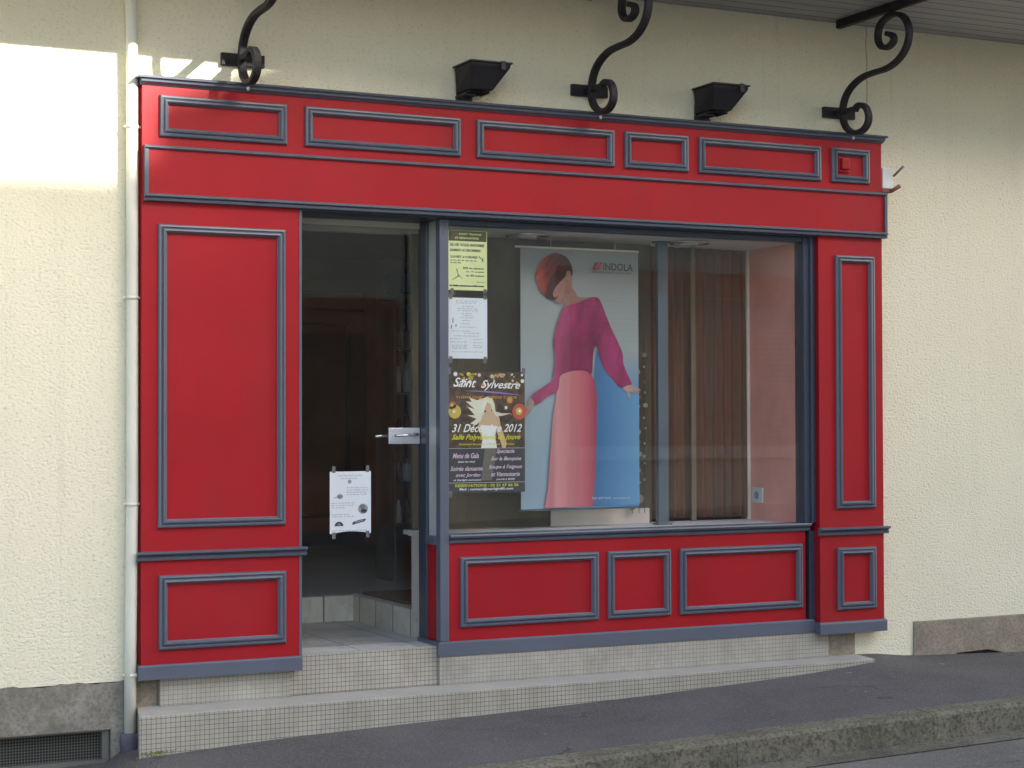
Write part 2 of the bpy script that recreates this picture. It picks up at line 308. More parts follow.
# ------------------------------------------------------------------ builders
def link(o, parent=None):
    col.objects.link(o)
    if parent is not None:
        o.parent = parent; o.matrix_parent_inverse = parent.matrix_world.inverted() if False else Matrix.Translation(-parent.location)
    return o
def tag(o, label=None, cat=None, group=None, kind=None):
    if label: o['label'] = label
    if cat: o['category'] = cat
    if group: o['group'] = group
    if kind: o['kind'] = kind
    return o
def thing(name, label, cat, loc=(0, 0, 0), group=None):
    o = bpy.data.objects.new(name, None); o.location = loc; o.empty_display_size = .1; col.objects.link(o)
    return tag(o, label, cat, group)
class MB:
    def __init__(s): s.bm = bmesh.new(); s.mats = []
    def mi(s, m):
        if m not in s.mats: s.mats.append(m)
        return s.mats.index(m)
    def face(s, pts, m='', sm=False):
        f = s.bm.faces.new([s.bm.verts.new(p) for p in pts]); f.material_index = s.mi(m); f.smooth = sm; return f
    def box(s, x0, x1, y0, y1, z0, z1, m=''):
        v = [s.bm.verts.new((x, y, z)) for x in (x0, x1) for y in (y0, y1) for z in (z0, z1)]
        for q in ((0, 1, 3, 2), (4, 6, 7, 5), (0, 4, 5, 1), (2, 3, 7, 6), (0, 2, 6, 4), (1, 5, 7, 3)):
            f = s.bm.faces.new([v[i] for i in q]); f.material_index = s.mi(m)
        return s
    def prism(s, poly, y0, y1, m='', plane='xz'):
        # polygon in xz (or xy / yz) extruded along the remaining axis
        mk = {'xz': lambda a, b, c: (a, c, b), 'xy': lambda a, b, c: (a, b, c), 'yz': lambda a, b, c: (c, a, b)}[plane]
        A = [s.bm.verts.new(mk(a, b, y0)) for a, b in poly]; B = [s.bm.verts.new(mk(a, b, y1)) for a, b in poly]; k = s.mi(m)
        fs = [s.bm.faces.new(A), s.bm.faces.new(B[::-1])]
        n = len(poly)
        for i in range(n): fs.append(s.bm.faces.new([A[i], A[(i+1) % n], B[(i+1) % n], B[i]]))
        for f in fs: f.material_index = k
        return s
    def sweep(s, path, prof, m='', closed=False, sm=True, cap=True, upv=Vector((1, 0, 0))):
        # prof: list of (a, b); a along upv, b along the in-plane normal
        P = [Vector(p) for p in path]; n = len(P); rings = []; k = s.mi(m)
        for i, p in enumerate(P):
            t = (P[(i+1) % n]-P[i-1]) if closed else (P[min(i+1, n-1)]-P[max(i-1, 0)])
            t.normalize(); b = t.cross(upv).normalized(); a = b.cross(t).normalized()
            rings.append([s.bm.verts.new(p+a*q[0]+b*q[1]) for q in prof])
        m_ = len(prof)
        for i in range(n if closed else n-1):
            A, B = rings[i], rings[(i+1) % n]
            for j in range(m_):
                f = s.bm.faces.new([A[j], A[(j+1) % m_], B[(j+1) % m_], B[j]]); f.material_index = k; f.smooth = sm
        if cap and not closed:
            for r_ in (rings[0][::-1], rings[-1]): s.bm.faces.new(r_).material_index = k
        return s
    def cyl(s, p0, p1, r0, r1=None, m='', n=16, sm=True):
        r1 = r0 if r1 is None else r1; p0, p1 = Vector(p0), Vector(p1); t = (p1-p0).normalized()
        u = t.cross(Vector((0, 0, 1)) if abs(t.z) < .9 else Vector((1, 0, 0))).normalized(); v = t.cross(u); k = s.mi(m)
        A = [s.bm.verts.new(p0+(u*math.cos(a)+v*math.sin(a))*r0) for a in [2*math.pi*i/n for i in range(n)]]
        B = [s.bm.verts.new(p1+(u*math.cos(a)+v*math.sin(a))*r1) for a in [2*math.pi*i/n for i in range(n)]]
        for i in range(n):
            f = s.bm.faces.new([A[i], A[(i+1) % n], B[(i+1) % n], B[i]]); f.material_index = k; f.smooth = sm
        s.bm.faces.new(A[::-1]).material_index = k; s.bm.faces.new(B).material_index = k
        return s
    def lathe(s, c, prof, m='', n=18):
        k = s.mi(m); rings = []
        for r, z in prof: rings.append([s.bm.verts.new((c[0]+r*math.cos(2*math.pi*i/n), c[1]+r*math.sin(2*math.pi*i/n), c[2]+z)) for i in range(n)])
        for A, B in zip(rings, rings[1:]):
            for i in range(n):
                f = s.bm.faces.new([A[i], A[(i+1) % n], B[(i+1) % n], B[i]]); f.material_index = k; f.smooth = True
        s.bm.faces.new(rings[0][::-1]).material_index = k; s.bm.faces.new(rings[-1]).material_index = k
        return s
    def bevel(s, wd=.003, seg=2):
        bmesh.ops.recalc_face_normals(s.bm, faces=s.bm.faces)
        es = [e for e in s.bm.edges if len(e.link_faces) == 2 and e.calc_face_angle(0) > .5]
        bmesh.ops.bevel(s.bm, geom=es, offset=wd, segments=seg, affect='EDGES', profile=.6); return s
    def build(s, name, m=None, parent=None, fix=True):
        if fix: bmesh.ops.recalc_face_normals(s.bm, faces=s.bm.faces)
        me = bpy.data.meshes.new(name); s.bm.to_mesh(me); s.bm.free()
        for q in s.mats: me.materials.append(MATS[q or m])
        return link(bpy.data.objects.new(name, me), parent)

def B(name, m, parent, *a, bv=.0): 
    b = MB().box(*a)
    if bv: b.bevel(bv)
    return b.build(name, m, parent)

PROF = [(0, 0), (0, .010), (.004, .016), (.011, .018), (.015, .014), (.018, .012), (.023, .022), (.029, .024), (.034, .019), (.037, .010), (.040, .008), (.040, 0)]
def moulding(name, x0, x1, z0, z1, y, parent, m='blue_grey_paint', prof=PROF):
    b = MB(); n = len(prof); cs = []
    for (cx, cz, sx, sz) in ((x0, z0, 1, 1), (x1, z0, -1, 1), (x1, z1, -1, -1), (x0, z1, 1, -1)):
        cs.append([b.bm.verts.new((cx+sx*a, y-d, cz+sz*a)) for a, d in prof])
    k = b.mi('')
    for i in range(4):
        A, C = cs[i], cs[(i+1) % 4]
        for j in range(n-1): b.bm.faces.new([A[j], A[j+1], C[j+1], C[j]]).material_index = k
        b.bm.faces.new([A[0], C[0], C[-1], A[-1]]).material_index = k
    return b.build(name, m, parent)

def interp(tab, x):
    if x <= tab[0][0]: return tab[0][1]
    for (a, u), (b, v) in zip(tab, tab[1:]):
        if x <= b: return u+(v-u)*(x-a)/(b-a)
    return tab[-1][1]
# street level along the wall and along the kerb (the street climbs to the right)
WZ = [(-20, -.45), (2.5, .085), (3.6, .108), (4.05, .12), (4.14, .185), (4.78, .222), (5.67, .246), (6.66, .268), (7.25, .294), (7.75, .325), (8.0, .348), (8.14, .364), (8.35, .348), (8.5, .330), (9.4, .300), (12, .36), (30, .80)]
KZ = [(-20, -.50), (3, .132), (5.33, .197), (6.2, .230), (7.25, .258), (8.3, .282), (12, .38), (30, .84)]
wz = lambda x: interp(WZ, x); kz = lambda x: interp(KZ, x); rz = lambda x: kz(x)-.128
XS = [-20, -10, -4, 0, 2.5, 3, 3.6, 4.05, 4.14] + [4.3+.2*i for i in range(42)] + [13, 15, 18, 22, 26, 30]
YK = -1.1

# ------------------------------------------------------------------ setting: ground, road, pavement, kerb
b = MB(); b.face([(-300, -300, -1.2), (300, -300, -1.2), (300, 300, -1.2), (-300, 300, -1.2)]); tag(b.build('ground', 'road_asphalt'), kind='structure')
b = MB()
def strip(b, rows, m=''):
    V = [[b.bm.verts.new(p) for p in r_] for r_ in rows]; k = b.mi(m)
    for r0, r1 in zip(V, V[1:]):
        for i in range(len(r0)-1):
            f = b.bm.faces.new([r0[i], r0[i+1], r1[i+1], r1[i]]); f.material_index = k; f.smooth = True
ys = [.08, -.15, -.4, -.7, -.95, YK]
rows = []
for i, y in enumerate(ys):
    t = (y-.08)/(YK-.08); rows.append([(x, y, wz(x)*(1-t)**1.3+kz(x)*(1-(1-t)**1.3)+.003*math.sin(x*3.1+y*5)*(1-abs(2*t-1))) for x in XS])
strip(b, rows[::-1]); strip(b, [[(x, .079, -1) for x in XS], [(x, .08, wz(x)) for x in XS]])
tag(b.build('pavement', 'pavement_asphalt', fix=False), kind='structure')
b = MB()
strip(b, [[(x, y, rz(x)+dz) for x in XS] for y, dz in ((-9.4, .0), (-8, .05), (-5.4, .09), (-3, .05), (-1.8, .008), (-1.5, .0), (YK-.15, .0))])
tag(b.build('road', 'road_asphalt', fix=False), kind='structure')
b = MB(); strip(b, [[(x, y, rz(x)+.0045) for x in XS] for y in (-1.42, YK-.15)]); tag(b.build('gutter', 'kerb_granite', fix=False), kind='structure')
b = MB()                                # kerb stones, butted with thin joints
joints = [-20, -12, -6, -3, -1, 0.1, 1.2, 2.3, 3.4, 4.42, 5.45, 6.53, 7.62, 8.75, 9.85, 10.9, 12, 13.1, 15, 18, 22, 30]
for a, c in zip(joints, joints[1:]):
    a += .0015; c -= .0015; dz = random.uniform(-.003, .004); n = 4
    pr = lambda x: [(YK, rz(x)-.1), (YK-.02*0, kz(x)+.003+dz), (YK-.118, kz(x)+.001+dz), (YK-.138, kz(x)-.016+dz), (YK-.150, rz(x)-.1)]
    R_ = [[b.bm.verts.new((a+(c-a)*i/n, y, z)) for y, z in pr(a+(c-a)*i/n)] for i in range(n+1)]; k = b.mi('')
    for r0, r1 in zip(R_, R_[1:]):
        for j in range(5): b.bm.faces.new([r0[j], r0[(j+1) % 5], r1[(j+1) % 5], r1[j]]).material_index = k
    b.bm.faces.new(R_[0]); b.bm.faces.new(R_[-1][::-1])
tag(b.build('kerb', 'kerb_granite'), kind='structure')
b = MB(); strip(b, [[(x, y, rz(x)+.12) for x in XS] for y in (-12.3, -9.4)]); strip(b, [[(x, -9.4, rz(x)-.1) for x in XS], [(x, -9.4, rz(x)+.12) for x in XS]][::-1])
tag(b.build('opposite_pavement', 'pavement_asphalt', fix=False), kind='structure')

# ------------------------------------------------------------------ the house that holds the shop
house = thing('house', 'cream roughcast house front with grey plinth and boarded eaves around the red shopfront', 'house', (6, .2, 0))
WY = .08
b = MB()
b.box(-6, 4.24, WY, .38, .478, 3.82); b.box(8.05, 15, WY, .38, -.5, 3.82); b.box(4.24, 8.05, WY, .38, 3.12, 3.82)
b.box(-6, 4.24, WY+.02, .38, 3.82, 6.2); b.box(4.24, 15, WY+.02, .38, 3.82, 6.2)
b.build('wall', 'roughcast', house)
b = MB(); b.box(-6, 15, .39, 9, 3.9, 6.2); b.box(-6, -5.7, .39, 9, -.5, 3.9); b.box(14.7, 15, .39, 9, -.5, 3.9); b.box(-5.7, 14.7, 8.7, 9, -.5, 3.9); b.build('rear_wall', 'roughcast', house)
# cement plinth left, with the cellar opening left free; ragged upper edge
b = MB(); VX0, VX1, VZ0, VZ1 = 2.9, 4.072, .108, .268; PY = WY-.006
top = [(x, .478+.006*math.sin(x*23)+.004*math.sin(x*61)) for x in [4.166-.04*i for i in range(62)]]
b.prism([(4.166, VZ1), (4.166, .478)]+top[1:]+[(1.6, .478), (1.6, VZ1)], PY, .36)
b.box(VX1, 4.166, PY, .36, -.5, VZ1); b.box(VX0, VX1, PY, .36, -.5, VZ0); b.box(1.6, VX0, PY, .36, -.5, VZ1); b.box(-6, 1.6, PY, .36, -.5, .48)
b.build('plinth', 'cement_render', house)
b = MB(); b.prism([(8.552, .30), (8.82, .305), (8.86, .322), (9.08, .330), (9.22, .30), (11.5, .30), (11.5, .53), (8.556, .515)], WY-.012, .2); b.box(11.504, 14.9, WY-.012, .2, -.2, .53); b.bevel(.006)
b.build('granite_course', 'granite_block', house)
B('hollow_shade', 'shade_black', house, 8.83, 9.23, WY-.005, WY-.0005, .28, .345)  # black slab painted in for the shade of the gap under the granite
B('granite_block', 'granite_block', house, 7.955, 8.157, WY-.004, .3, .28, .60, bv=.006)
B('granite_block', 'granite_block', house, 4.17, 4.283, WY-.004, .3, -.2, .60, bv=.006)
B('soffit', 'soffit_boards', house, -6.2, 15.2, -.80, .38, 3.822, 3.85)
B('eaves_board', 'blue_grey_paint', house, -6.2, 15.2, -.825, -.802, 3.81, 3.99)
b = MB(); b.prism([(-.83, 3.992), (4.5, 6.9), (9.3, 3.99), (9.3, 3.86), (.4, 3.86), (-.799, 3.86)], -6.3, 15.3, plane='yz'); b.build('roof', 'roof_slate', house)
# gutter
b = MB(); b.sweep([(-6.2, -.88, 3.96), (15.2, -.88, 3.96)], [(.05*math.sin(a), .05*math.cos(a)) for a in [math.pi*2*i/12 for i in range(12)]], upv=Vector((0, 0, 1))); b.build('gutter', 'pipe_enamel', house)

t = thing('cellar_grille', 'dark perforated cellar grille low in the grey cement plinth', 'grille', (3.5, .1, .1))
B('mesh_panel', 'perforated_metal', t, VX0+.03, VX1-.035, .128, .136, VZ0+.022, VZ1-.012)
b = MB(); b.box(VX0, VX0+.03, .10, .14, VZ0, VZ1); b.box(VX1-.035, VX1-.004, .10, .14, VZ0, VZ1); b.box(VX0+.03, VX1-.035, .10, .14, VZ0, VZ0+.022); b.box(VX0+.03, VX1-.035, .10, .14, VZ1-.012, VZ1)
b.build('frame', 'rack_metal', t)
tag(B('cellar', 'shade_black', None, VX0, VX1, .20, .3, VZ0-.02, VZ1+.02), kind='structure')  # black slab standing in for the darkness behind the grille

# downpipe
t = thing('downpipe', 'slim cream downpipe running down the wall left of the red shopfront', 'drainpipe', (4.15, .04, .13))
circ = lambda r, n=16: [(r*math.cos(2*math.pi*i/n), r*math.sin(2*math.pi*i/n)) for i in range(n)]
b = MB(); b.sweep([(4.135, .035, 3.88), (4.138, .035, 3.62), (4.150, .035, 3.45), (4.154, .035, 2.6), (4.156, .035, 1.3), (4.150, .035, .7), (4.146, .035, .2)], circ(.027), upv=Vector((0, 1, 0))); b.build('pipe', 'pipe_enamel', t)
for z in (2.97, 2.199, 1.273, .508):
    b = MB(); b.cyl((4.154, .035, z-.008), (4.154, .035, z+.008), .029); b.box(4.146, 4.162, .055, .08, z-.007, z+.007); b.cyl((4.124, .035, z), (4.116, .035, z), .006); b.cyl((4.184, .035, z), (4.191, .035, z), .006); b.build('clip', 'pipe_enamel', t)
b = MB(); b.lathe((4.146, .03, .10), [(.036, 0), (.040, .02), (.043, .10), (.046, .125), (.040, .15), (.030, .152)]); b.build('boot', 'boot_plastic', t)
# weeds in the corner by the boot
bw = MB()
for i in range(70):
    x = 4.16+random.gauss(.04, .045); y = -.20-abs(random.gauss(0, .04)); z = interp(WZ, x)-.004+.012; a = random.uniform(0, 6.28); h = random.uniform(.004, .014); r_ = random.uniform(.004, .010)
    p = Vector((x, y, z)); d = Vector((math.cos(a), math.sin(a), 0)); q = Vector((-d.y, d.x, 0))
    bw.face([p-q*r_*.2, p+d*r_*.8+Vector((0, 0, h*.7))-q*r_*.5, p+d*r_*1.8+Vector((0, 0, h)), p+d*r_*.8+Vector((0, 0, h*.7))+q*r_*.5])
tag(bw.build('moss', 'weed_green', fix=False), 'small yellow green tufts of moss at the left foot of the tiled step', 'moss', kind='stuff')

# ------------------------------------------------------------------ tiled steps and plinths
st = thing('entrance_step', 'low mosaic tiled step and landing running below the red shopfront', 'step', (6, -.1, .2))
b = MB(); yl, yr = -.200, -.130
b.prism([(4.130, yl), (8.13, yr), (8.16, .079), (4.19, .079)], -.2, .359, plane='xy'); b.bevel(.004)
b.build('lower_step', 'mosaic_tile', st)
b = MB(); b.box(4.284, 4.893, .032, .28, .3605, .486)
b.build('tiled_plinth', 'mosaic_tile_faint', st)
b = MB(); b.box(4.895, 5.66, .060, .1, .3605, .547); b.bevel(.003); b.build('landing_front', 'mosaic_tile', st)
b = MB(); b.box(5.66, 7.952, .040, .30, .3605, .4985); b.build('tiled_plinth', 'mosaic_tile_faint', st)
B('landing', 'floor_tile', st, 4.60, 5.689, .1, 1.3, .3605, .5472)
b = MB(); b.box(4.3, 5.70, 1.3, 1.4, .3, .684); b.build('inner_riser', 'riser_tile', st)
b = MB(); b.box(5.69, 5.76, .302, 1.298, .3, .684); b.build('inner_riser', 'riser_tile', st)

# ------------------------------------------------------------------ shopfront
sf = thing('shopfront', 'red painted wooden shopfront with blue grey mouldings and a large window', 'shopfront', (6.2, 0, .5))
BG, RD, DB = 'blue_grey_paint', 'red_paint', 'dark_blue_frame'
# fascia: upper board with six framed fields, lower sign board proud of it
fa = MB(); fa.box(4.19, 8.295, 0, WY, 2.66, 3.165); fa.box(4.212, 8.297, -.018, -.0005, 2.667, 2.868); fa = fa.build('fascia', RD, sf)
for x0, x1 in ((4.268, 4.869), (4.957, 5.756), (5.842, 6.612), (6.672, 7.052), (7.115, 7.887), (7.957, 8.210)): moulding('panel_moulding', x0, x1, 2.929, 3.117, 0, fa)
b = MB(); b.prism([(WY, 3.160), (-.006, 3.160), (-.012, 3.166), (-.026, 3.172), (-.030, 3.186), (WY, 3.186)], 4.180, 8.303, plane='yz'); b.build('cornice', BG, fa)
B('flashing', DB, fa, 4.162, 8.312, -.040, WY, 3.1865, 3.1975)
b = MB(); b.prism([(-.0005, 2.868), (-.024, 2.868), (-.034, 2.874), (-.034, 2.880), (-.026, 2.886), (-.0005, 2.887)], 4.196, 8.313, plane='yz')
b.prism([(-.0005, 2.634), (-.026, 2.636), (-.030, 2.646), (-.022, 2.650), (-.036, 2.656), (-.036, 2.664), (-.028, 2.668), (-.0005, 2.668)], 4.196, 8.313, plane='yz')
b.box(4.196, 4.2125, -.030, -.0005, 2.6685, 2.8675); b.box(8.2975, 8.313, -.030, -.0005, 2.6685, 2.8675); b.build('sign_board_moulding', BG, fa)
B('head_board', DB, fa, 4.936, 7.87, .006, .28, 2.628, 2.659)
# left pillar
pl = MB(); pl.box(4.188, 4.930, 0, .30, .553, 2.659); pl = pl.build('left_pillar', RD, sf)
moulding('panel_moulding', 4.262, 4.862, 1.163, 2.533, 0, pl); moulding('panel_moulding', 4.266, 4.865, .617, .951, 0, pl)
def rail(x0, x1, y, z, parent, endx=(1, 1), h=1.):
    b = MB(); b.prism([(y+.0, z-.020*h), (y-.016, z-.018*h), (y-.020, z-.006*h), (y-.012, z+.0), (y-.026, z+.008*h), (y-.036, z+.012*h), (y-.036, z+.020*h), (y, z+.022*h)], x0, x1, plane='yz')
    return b.build('dado_rail', BG, parent)
rail(4.166, 4.962, 0, 1.038, pl)
b = MB(); b.prism([(.29, .487), (-.014, .487), (-.014, .545), (-.008, .552), (0, .5525), (.29, .5525)], 4.174, 4.942, plane='yz'); b.build('base_moulding', BG, pl)
B('corner_bead', BG, pl, 4.9302, 4.943, -.003, .30, .5527, 2.627)
# right pillar
pr_ = MB(); pr_.box(7.872, 8.295, 0, WY, .553, 2.659); pr_.box(7.872, 7.95, WY, .3, .553, 2.627); pr_ = pr_.build('right_pillar', RD, sf)
moulding('panel_moulding', 7.978, 8.238, 1.160, 2.534, 0, pr_); moulding('panel_moulding', 7.980, 8.238, .614, .950, 0, pr_)
rail(7.860, 8.318, 0, 1.038, pr_)
b = MB(); b.prism([(WY, .488), (-.014, .488), (-.014, .542), (-.008, .549), (0, .5525), (WY, .5525)], 7.862, 8.306, plane='yz'); b.build('base_moulding', BG, pr_)
# stall riser
sr = MB(); sr.box(5.712, 7.812, .05, .10, .568, 1.045); sr = sr.build('stall_riser', RD, sf)
for x0, x1 in ((5.772, 6.540), (6.593, 6.965), (7.020, 7.788)): moulding('panel_moulding', x0, x1, .633, .976, .05, sr)
b = MB(); b.prism([(.10, .499), (.034, .499), (.034, .560), (.042, .568), (.10, .568)], 5.662, 7.860, plane='yz'); b.box(5.652, 5.662, .034, .30, .499, .568); b.build('base_moulding', BG, sr)
b = MB(); b.prism([(.12, 1.045), (.040, 1.045), (.034, 1.058), (.042, 1.064), (.024, 1.070), (.018, 1.080), (.022, 1.086), (.12, 1.088)], 5.712, 7.835, plane='yz'); b.build('sill_rail', BG, sr)
sd = MB(); sd.box(5.668, 5.69, .10, .205, .569, 1.035); sd = sd.build('side_panel', RD, sf)
B('sill_rail', BG, sd, 5.656, 5.70, .092, .212, 1.036, 1.078)
# window frame, glass, corner post
fr = MB(); fr.box(5.664, 5.711, .040, .092, .5685, 2.627); fr.bevel(.004); fr = fr.build('corner_post', BG, sf)
b = MB(); b.box(7.800, 7.8345, .036, .12, 1.089, 2.627); b.box(7.836, 7.871, .050, .10, .5685, 1.044); b.box(7.835, 7.852, .022, .12, 1.0885, 2.627); b.box(7.852, 7.8715, .034, .12, 1.0885, 2.627); b.build('right_jamb', DB, sf)
b = MB(); b.box(5.7115, 7.7995, .045, .098, 2.600, 2.6275); b.build('window_head', DB, sf)
b = MB(); b.box(5.7115, 7.7995, .062, .068, 1.089, 2.5995); b.build('window_pane', 'window_glass', sf)
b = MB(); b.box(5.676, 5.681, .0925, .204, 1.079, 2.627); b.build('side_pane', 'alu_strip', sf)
b = MB(); b.box(5.660, 5.70, .206, .30, .499, 2.627); b.bevel(.004); b.build('door_jamb', DB, sf)
# showcase inside
B('display_shelf', 'white_sill', sf, 5.70, 7.80, .10, .60, 1.060, 1.083)
B('display_shelf_end', 'cream_panel', sf, 5.688, 5.712, .301, .46, .684, 1.0595)
B('display_shelf_nosing', 'white_sill', sf, 5.676, 5.6995, .301, .475, 1.060, 1.083)
b = MB(); b.box(4.30, 7.80, .282, .60, 2.600, 2.64); b.box(5.7115, 7.80, .099, .2815, 2.600, 2.64); b.build('display_ceiling', 'ceiling_paint', sf)
B('display_side_wall', 'peach_wall', sf, 7.801, 7.86, .12, .66, 1.0, 2.60)
b = MB(); b.box(5.96, 7.12, .50, .52, 1.0835, 2.5995); b.box(5.712, 5.959, .50, .52, 1.0835, 2.5995); b.build('back_board', 'olive_board', sf)
B('skirting_board', 'cream_panel', sf, 6.50, 7.10, .490, .4995, 1.0835, 1.165)
B('corner_trim', 'trim_white', sf, 7.783, 7.8005, .560, .578, 1.0835, 2.5995)

# alarm box inside the last framed field
t = thing('alarm_box', 'small square red alarm box inside the rightmost framed field of the fascia', 'alarm box', (8.03, 0, 3.06))
b = MB(); b.box(8.000, 8.075, -.012, -.0005, 2.985, 3.066); b.bevel(.004); b.build('back_plate', RD, t); b = MB(); b.box(8.012, 8.066, -.030, -.0125, 3.000, 3.060); b.bevel(.006); b.build('cover', RD, t)
# socket
t = thing('wall_socket', 'white socket low on the pink side wall inside the shop window', 'socket', (7.79, .48, 1.22))
b = MB(); b.box(7.790, 7.8005, .43, .53, 1.178, 1.262); b.bevel(.003); b.build('plate', 'white_plastic', t); b = MB(); b.cyl((7.7895, .48, 1.22), (7.786, .48, 1.22), .022, m='ink_grey'); b.build('outlet', 'ink_grey', t)
# glass door
t = thing('glass_door', 'clear glass shop door with a steel lock plate beside the dark blue jamb', 'door', (5.3, .29, .56))
b = MB(); b.box(4.955, 5.657, .288, .296, .562, 2.597); b.build('pane', 'door_glass', t)
hp = MB(); hp.box(5.492, 5.657, .276, .2875, 1.528, 1.608); hp.bevel(.003); hp = hp.build('lock_plate', 'brushed_steel', t)
b = MB(); b.sweep([(5.632, .270, 1.575), (5.630, .252, 1.575), (5.615, .236, 1.574), (5.575, .232, 1.572), (5.520, .234, 1.570), (5.508, .240, 1.570)], [(.007*math.cos(a), .010*math.sin(a)) for a in [2*math.pi*i/10 for i in range(10)]], upv=Vector((0, 0, 1))); b.cyl((5.632, .276, 1.575), (5.632, .262, 1.575), .014)
b.build('lever', 'chrome', hp)
b = MB(); b.sweep([(5.50, .330, 1.568), (5.47, .332, 1.567), (5.438, .330, 1.566)], circ(.009, 10), upv=Vector((0, 0, 1))); b.cyl((5.50, .297, 1.568), (5.50, .335, 1.568), .009); b.build('inner_knob', 'chrome', t)

# ------------------------------------------------------------------ shop interior
def S(name, m, *a): return tag(B(name, m, None, *a), kind='structure')
b = MB(); b.box(4.2, 9.2, 1.401, 5.1, .3, .681); b.box(5.762, 9.2, .61, 1.4, .3, .681); tag(b.build('shop_floor', 'shop_floor_tile'), kind='structure')
b = MB(); b.box(4.1, 4.2, .39, 5.1, .3, 2.9); b.box(9.2, 9.3, .39, 5.1, .3, 2.9); b.box(4.1, 9.3, 5.1, 5.2, .3, 2.9); b.box(7.87, 9.3, .39, .60, .3, 2.9); b.box(4.2, 7.87, .56, .60, 2.641, 2.9)
b.box(5.77, 7.87, .585, .609, .684, 1.06); tag(b.build('shop_wall', 'brown_wall'), kind='structure')
S('shop_ceiling', 'ceiling_paint', 4.1, 9.3, .39, 5.2, 2.9, 3.0)
tag(B('doormat', 'door_mat', None, 5.765, 6.45, .75, 1.35, .682, .697, bv=.004), 'brown doormat on the inner step just inside the door', 'doormat')
t = thing('inner_door', 'dark brown wooden door at the back of the shop interior', 'door', (7.2, 5, .68))
b = MB(); b.box(6.3, 7.2, 5.03, 5.095, .684, 2.62); b.build('leaf', 'opposite_brown', t); moulding('door_frame', 6.2, 7.3, .684, 2.72, 5.09, t, 'opposite_brown', [(0, 0), (0, .06), (.09, .06), (.09, 0)]); moulding('panel_moulding', 6.42, 7.08, .9, 2.4, 5.03, t, 'string_dark')
# display rack with bottles
t = thing('display_rack', 'narrow dim metal rack of hair products seen through the glass door', 'rack', (6.35, 2, .68))
for x in (6.205, 6.50): B('side_panel', 'rack_metal', t, x-.006, x+.006, 1.95, 2.25, .684, 2.36)
shz = (1.02, 1.27, 1.53, 1.80, 2.07, 2.33)
for z in shz: B('shelf', 'rack_metal', t, 6.212, 6.493, 1.95, 2.25, z, z+.012)
k = 0
for z in shz[:-1]:
    for x in (6.245, 6.30, 6.355, 6.41, 6.462):
        h = random.uniform(.11, .19); mt = random.choice(('bottle_white', 'bottle_white', 'bottle_brown', 'bottle_dark')); r_ = random.uniform(.018, .025)
        b = MB(); b.lathe((x, 2.0, z+.0125), [(r_*.9, 0), (r_, .006), (r_, h*.68), (r_*.8, h*.76), (r_*.42, h*.82), (r_*.42, h*.98), (r_*.3, h)], n=12); o = b.build('bottle', mt)
        tag(o, 'hair product bottle standing on the dim rack behind the glass door', 'bottle', 'bottles on the rack behind the door')
b = MB(); b.prism([(6.16+.03*(1-math.cos(a)) if 0 else 6.275+sx*(.085)+.03*math.cos(a), 2.468+sz*.035+.03*math.sin(a)) for sx, sz, a0 in ((1, 1, 0), (-1, 1, 90), (-1, -1, 180), (1, -1, 270)) for a in [R(a0+i*18) for i in range(6)]], 1.97, 1.995)
o = tag(b.build('rounded_sign', 'sign_dark'), 'dark rounded sign above the product rack behind the glass door', 'sign')

# curtain, pole, garland
b = MB(); n = 120; rowsC = []
for z in [1.10+.05*i for i in range(30)]+[2.598]:
    rowsC.append([(7.13+.65*i/n, .567+.012*math.sin(i*.55)+.006*math.sin(i*.23+z*2), z) for i in range(n+1)])
strip(b, rowsC); cu = b.build('curtain', 'curtain_cloth', fix=False); sm = cu.modifiers.new('thick', 'SOLIDIFY'); sm.thickness = .002
tag(cu, 'dark brown striped curtain hanging behind the right part of the window', 'curtain')
tag(B('curtain_pole', 'pole_beige', None, 7.395, 7.425, .530, .545, 1.0835, 2.5995, bv=.004), 'thin beige upright in front of the striped curtain', 'pole')
t = thing('post', 'blue grey metal post standing on the window shelf right of the fashion poster', 'post', (7.09, .33, 1.083))
b = MB(); b.box(7.056, 7.118, .315, .345, 1.093, 2.592); b.bevel(.003); b.build('shaft', 'post_steel', t); B('foot', 'post_steel', t, 7.046, 7.132, .30, .36, 1.0835, 1.0925); B('cap', 'post_steel', t, 7.046, 7.132, .30, .36, 2.5925, 2.5995)
t = thing('garland', 'strings of pale shell discs hanging behind the fashion poster and post', 'garland', (7.05, .46, 2.3))
for x in (6.975, 7.015, 7.05):
    MBs = MB(); MBs.cyl((x, .455, 2.22), (x, .455, 1.14), .0015, n=6); s_ = MBs.build('string', 'string_dark', t)
    z = 2.0-random.random()*.1
    while z > 1.17:
        r_ = random.choice((.005, .007, .010, .013)) if z > 1.35 else random.choice((.008, .012, .024)); b = MB(); c = Vector((x+random.uniform(-.006, .006), .450, z)); dy = Vector((random.uniform(-.4, .4), 1, random.uniform(-.2, .2))).normalized()*.0015
        b.cyl(c-dy, c+dy, r_, n=14); b.build('disc', random.choice(('disc_shell', 'disc_shell', 'rust_brown')), s_); z -= random.uniform(.03, .10)
# downlights
def downlight(x, y, label):
    t = thing('ceiling_spotlight', label, 'spotlight', (x, y, 2.6), 'recessed spots over the window display')
    b = MB(); b.sweep([(x+.10*math.cos(a), y+.10*math.sin(a), 2.590) for a in [2*math.pi*i/28 for i in range(28)]], [(.006*math.cos(a), .012*math.sin(a)) for a in [2*math.pi*i/8 for i in range(8)]], closed=True, upv=Vector((0, 0, 1))); b.build('ring', 'chrome', t)
    b = MB(); b.cyl((x, y, 2.578), (x, y, 2.5985), .045, .07); b.build('lens', 'lens', t)
downlight(6.25, .26, 'round chrome spotlight over the top left corner of the fashion poster')
downlight(7.22, .26, 'round chrome spotlight in the display ceiling right of the metal post')

